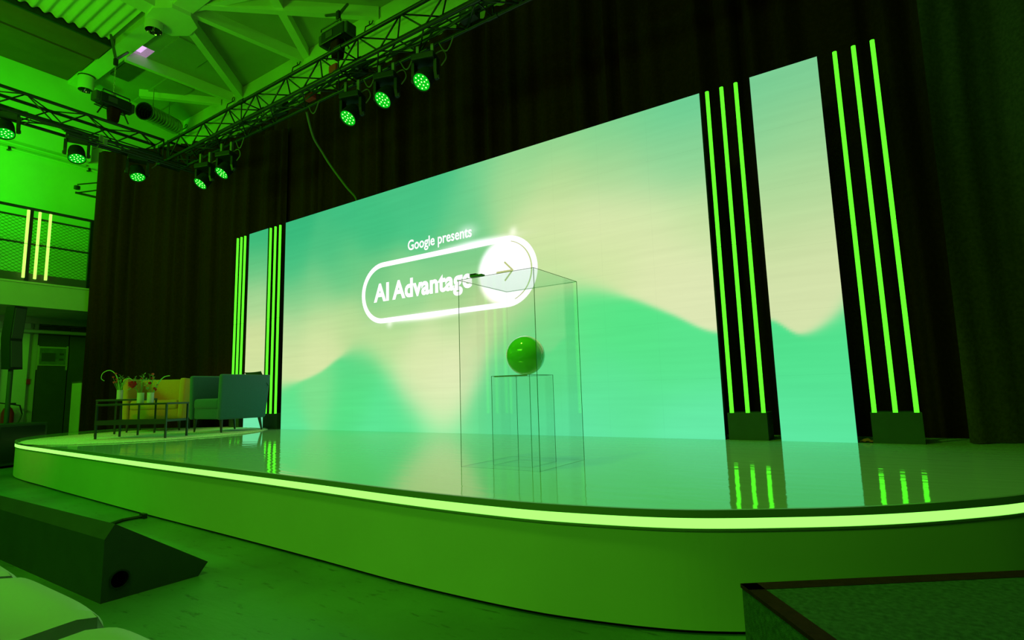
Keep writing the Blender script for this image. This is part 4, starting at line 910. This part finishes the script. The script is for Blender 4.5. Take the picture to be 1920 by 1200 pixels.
# ------------------------------------------------------------------ moving head lamps
def frame_from(axis, xdir):
    z = Vector(axis).normalized(); x = Vector(xdir); x = (x - z * x.dot(z)).normalized(); y = z.cross(x); return Matrix((x, y, z)).transposed().to_4x4()
def moving_head(x, y, zl, axis, yoke_x, label, ztop=ZT - 0.02):
    """zl = lens height; hangs from ztop"""
    ax = Vector(axis).normalized(); lens = Vector((x, y, zl)); piv = lens - ax * 0.11
    t = thing('moving_head_lamp', label, 'stage lamp', (piv.x, piv.y, ztop), group='green moving head lamps under the trusses'); off = t.location
    yx = Vector(yoke_x).normalized(); yy = Vector((0, 0, 1)).cross(yx)
    B4 = Matrix((yx, yy, Vector((0, 0, 1)))).transposed().to_4x4()
    zb = piv.z + 0.165
    mxb = Matrix.Translation((piv.x, piv.y, zb)) @ B4
    MB().bevbox(-0.13, 0.13, -0.09, 0.09, 0.0, 0.075, 0.012, mxb).build('base', M['blackplastic'], t, off=off)
    for s in (-1, 1):
        MB().box(s * 0.085 - 0.016, s * 0.085 + 0.016, -0.02, 0.02, 0.075, max(0.10, ztop - zb), mxb).build('clamp', M['steel'], t, off=off)
    mxp = Matrix.Translation(piv) @ B4
    for s in (-1, 1):
        prof = [(-0.045, 0.165), (0.045, 0.165), (0.045, 0.03), (0.02, -0.045), (-0.02, -0.045), (-0.045, 0.03)]
        m2 = MB(); a, b = (s * 0.112, s * 0.145) if s > 0 else (s * 0.145, s * 0.112); m2.prism(prof, a, b, mxp); m2.build('yoke_arm', M['blackplastic'], t, off=off)
        MB().lathe([(0.001, 0), (0.022, 0.001), (0.022, 0.012), (0.001, 0.013)], 12, mxp @ Matrix.Translation((s * 0.145, 0, -0.02)) @ Matrix.Rotation(s * PI / 2, 4, 'Y')).build('tilt_cap', M['grille'], t, off=off)
    H = Matrix.Translation(piv) @ frame_from(ax, yx)
    MB().lathe([(0.001, -0.10), (0.06, -0.10), (0.085, -0.075), (0.098, -0.02), (0.100, 0.06), (0.104, 0.065), (0.104, 0.112), (0.096, 0.112), (0.094, 0.100)], 28, H, cap=False).build('head', M['blackplastic'], t, off=off, smooth=True)
    ln = MB().lathe([(0.094, 0.100), (0.0005, 0.103)], 28, H, cap=False).build('lens', M['lens'], t, off=off)
    cl = MB()
    sp_ = [(0, 0)] + [(0.036, a * PI / 2.5) for a in range(5)] + [(0.070, a * PI / 4.5 + 0.26) for a in range(9)]
    for r_, a in sp_:
        cl.lathe([(0.0085, 0.1045), (0.0005, 0.1065)], 8, H @ Matrix.Translation((r_ * math.cos(a), r_ * math.sin(a), 0)), cap=False)
    cl.build('led_cells', M['cell'], ln)
    bpy.data.objects[ln.children[0].name].data.transform(Matrix.Translation(-Vector(off)))
    MB().tube(spline([tuple(piv + yx * 0.10 + Vector((0, 0, 0.24))), tuple(piv + yx * 0.20 + Vector((0, 0, 0.27))), tuple(piv + yx * 0.24 + Vector((0, 0, 0.18))), tuple(piv + yx * 0.18 + Vector((0, 0, 0.10)))], 4), 0.007, 6).build('power_cord', M['coil'], t, off=off, smooth=True)
    lamp('lamp_beam', 'SPOT', lens + ax * 0.03, lens + ax, 55, (0.02, 1.0, 0.03), 0.08, angle=50, blend=0.8)
AXA = (0, -0.6, -0.8)
for x, z, l in ((2.193, 3.659, 'green moving head lamp, left one of the three above the screen'), (2.77, 3.693, 'green moving head lamp, middle one of the three above the screen'), (3.354, 3.70, 'green moving head lamp, right one of the three above the screen'),
                (-1.115, 3.648, 'green moving head lamp hanging low just right of the truss corner'), (-0.529, 3.668, 'second green moving head lamp right of the truss corner')):
    moving_head(x, -0.70, z + ZS, AXA, (0.92, 0.3, 0), l)
for y, z, l in ((-2.73, 3.921, 'green moving head lamp at the far left frame edge'), (-1.96, 3.855, 'green moving head lamp before the green wall, second from the left'), (-1.198, 3.827, 'green moving head lamp in front of the left curtain edge')):
    moving_head(-1.95, y, z + ZS - 0.03, (0.42, -0.05, -0.9), (0.35, 0.94, 0), l)

# ------------------------------------------------------------------ chain hoists
def hoist(loc, rz, anchor, label, group='black chain hoists above the trusses'):
    t = thing('chain_hoist', label, 'chain hoist', loc, rz, group)
    MB().bevbox(-0.20, 0.22, -0.085, 0.085, 0.0, 0.16, 0.02).build('motor_body', M['blackplastic'], t)
    MB().bevbox(-0.26, -0.19, -0.075, 0.075, 0.01, 0.15, 0.02).build('end_cover', M['speaker'], t); MB().bevbox(0.21, 0.27, -0.075, 0.075, 0.01, 0.15, 0.02).build('end_cover', M['speaker'], t)
    MB().box(-0.10, 0.02, -0.090, -0.085, 0.04, 0.12).build('name_plate', M['grille'], t)
    for s in (-1, 1): MB().tube([(-0.18, s * 0.09, 0.16), (-0.18, s * 0.09, 0.19), (0.18, s * 0.09, 0.19), (0.18, s * 0.09, 0.16)], 0.009, 6).tube([(-0.2, s * 0.09, -0.005), (0.2, s * 0.09, -0.005)], 0.009, 6).build('handle', M['black'], t)
    mb = MB().bevbox(-0.06, 0.10, -0.07, 0.07, -0.22, 0.0, 0.03); mb.v = [(x * (0.75 + 0.25 * (z + 0.22) / 0.22), y * (0.75 + 0.25 * (z + 0.22) / 0.22), z) for x, y, z in mb.v]; mb.build('chain_bag', M['drape'], t)
    for dx in (-0.12, 0.14): MB().tube([(dx, 0, 0.0), (dx * 1.6, 0, -0.16)], 0.010, 6).build('support_strut', M['black'], t)
    a = Vector(anchor) - Vector(loc); a = Matrix.Rotation(-rz, 3, 'Z') @ a
    MB().lathe([(0.03, 0.16), (0.035, 0.20), (0.02, 0.23)], 12).build('hook_block', M['steel'], t, smooth=True)
    mb = MB(); zt = a.z - 0.05; nl = max(3, int((zt - 0.22) / 0.035)); 
    for k in range(nl):
        p = Vector((a.x * k / nl, a.y * k / nl, 0.22 + (zt - 0.22) * k / nl)); R4 = Matrix.Translation(p) @ Matrix.Rotation(k * PI / 2, 4, 'Z')
        mb.add([], []); mb.tube([tuple(R4 @ Vector((0.010 * math.cos(c), 0, 0.020 * math.sin(c)))) for c in [j * PI / 3 for j in range(7)]], 0.0035, 4, cap=False)
    c_ = mb.build('chain', M['steel'], t)
    MB().bevbox(-0.03, 0.03, -0.02, 0.02, -0.02, 0.09, 0.012, Matrix.Translation(a - Vector((0, 0, 0.06)))).build('shackle', M['black'], t)
    return t
hoist((-1.98, -1.57, 5.18), PI / 2 + 0.1, (-1.98, -1.57, 5.93), 'black chain hoist above the left truss before the green wall')
hoist((1.98, -0.70, 5.12), 0.0, (2.0, -0.70, 5.50), 'black chain hoist above the long truss left of the three lamps')
for an, tops, l in (((-1.98, -1.57, 5.95), [(-3.52, -1.13, 7.22), (-3.83, -0.745, 7.22)], 'black lifting sling from the ceiling beam above the left hoist'),
                    ((2.017, -0.70, 5.48), [(0.42, 0.74, 7.21), (-0.09, 0.71, 7.21)], 'black lifting sling above the hoist over the long truss')):
    t = thing('lifting_sling', l, 'sling', an)
    for tp in tops:
        v = Vector(tp) - Vector(an); MB().tube([(0, 0, 0), v], 0.022, 6).build('strap', M['black'], t)
o = tag(MB().bevbox(2.03, 2.17, -0.86, -0.80, ZT + 0.02, ZT + 0.13, 0.02).build('red_sling_end', M['redstrap']), 'red fabric sling wrapped on the long truss below the hoist', 'sling')
o = tag(MB().bevbox(1.30, 1.46, -0.66, -0.58, ZT + 0.02, ZT + 0.11, 0.02).build('red_sling_end', M['redstrap']), 'dull red fabric tag inside the long truss left of the lamps', 'sling')
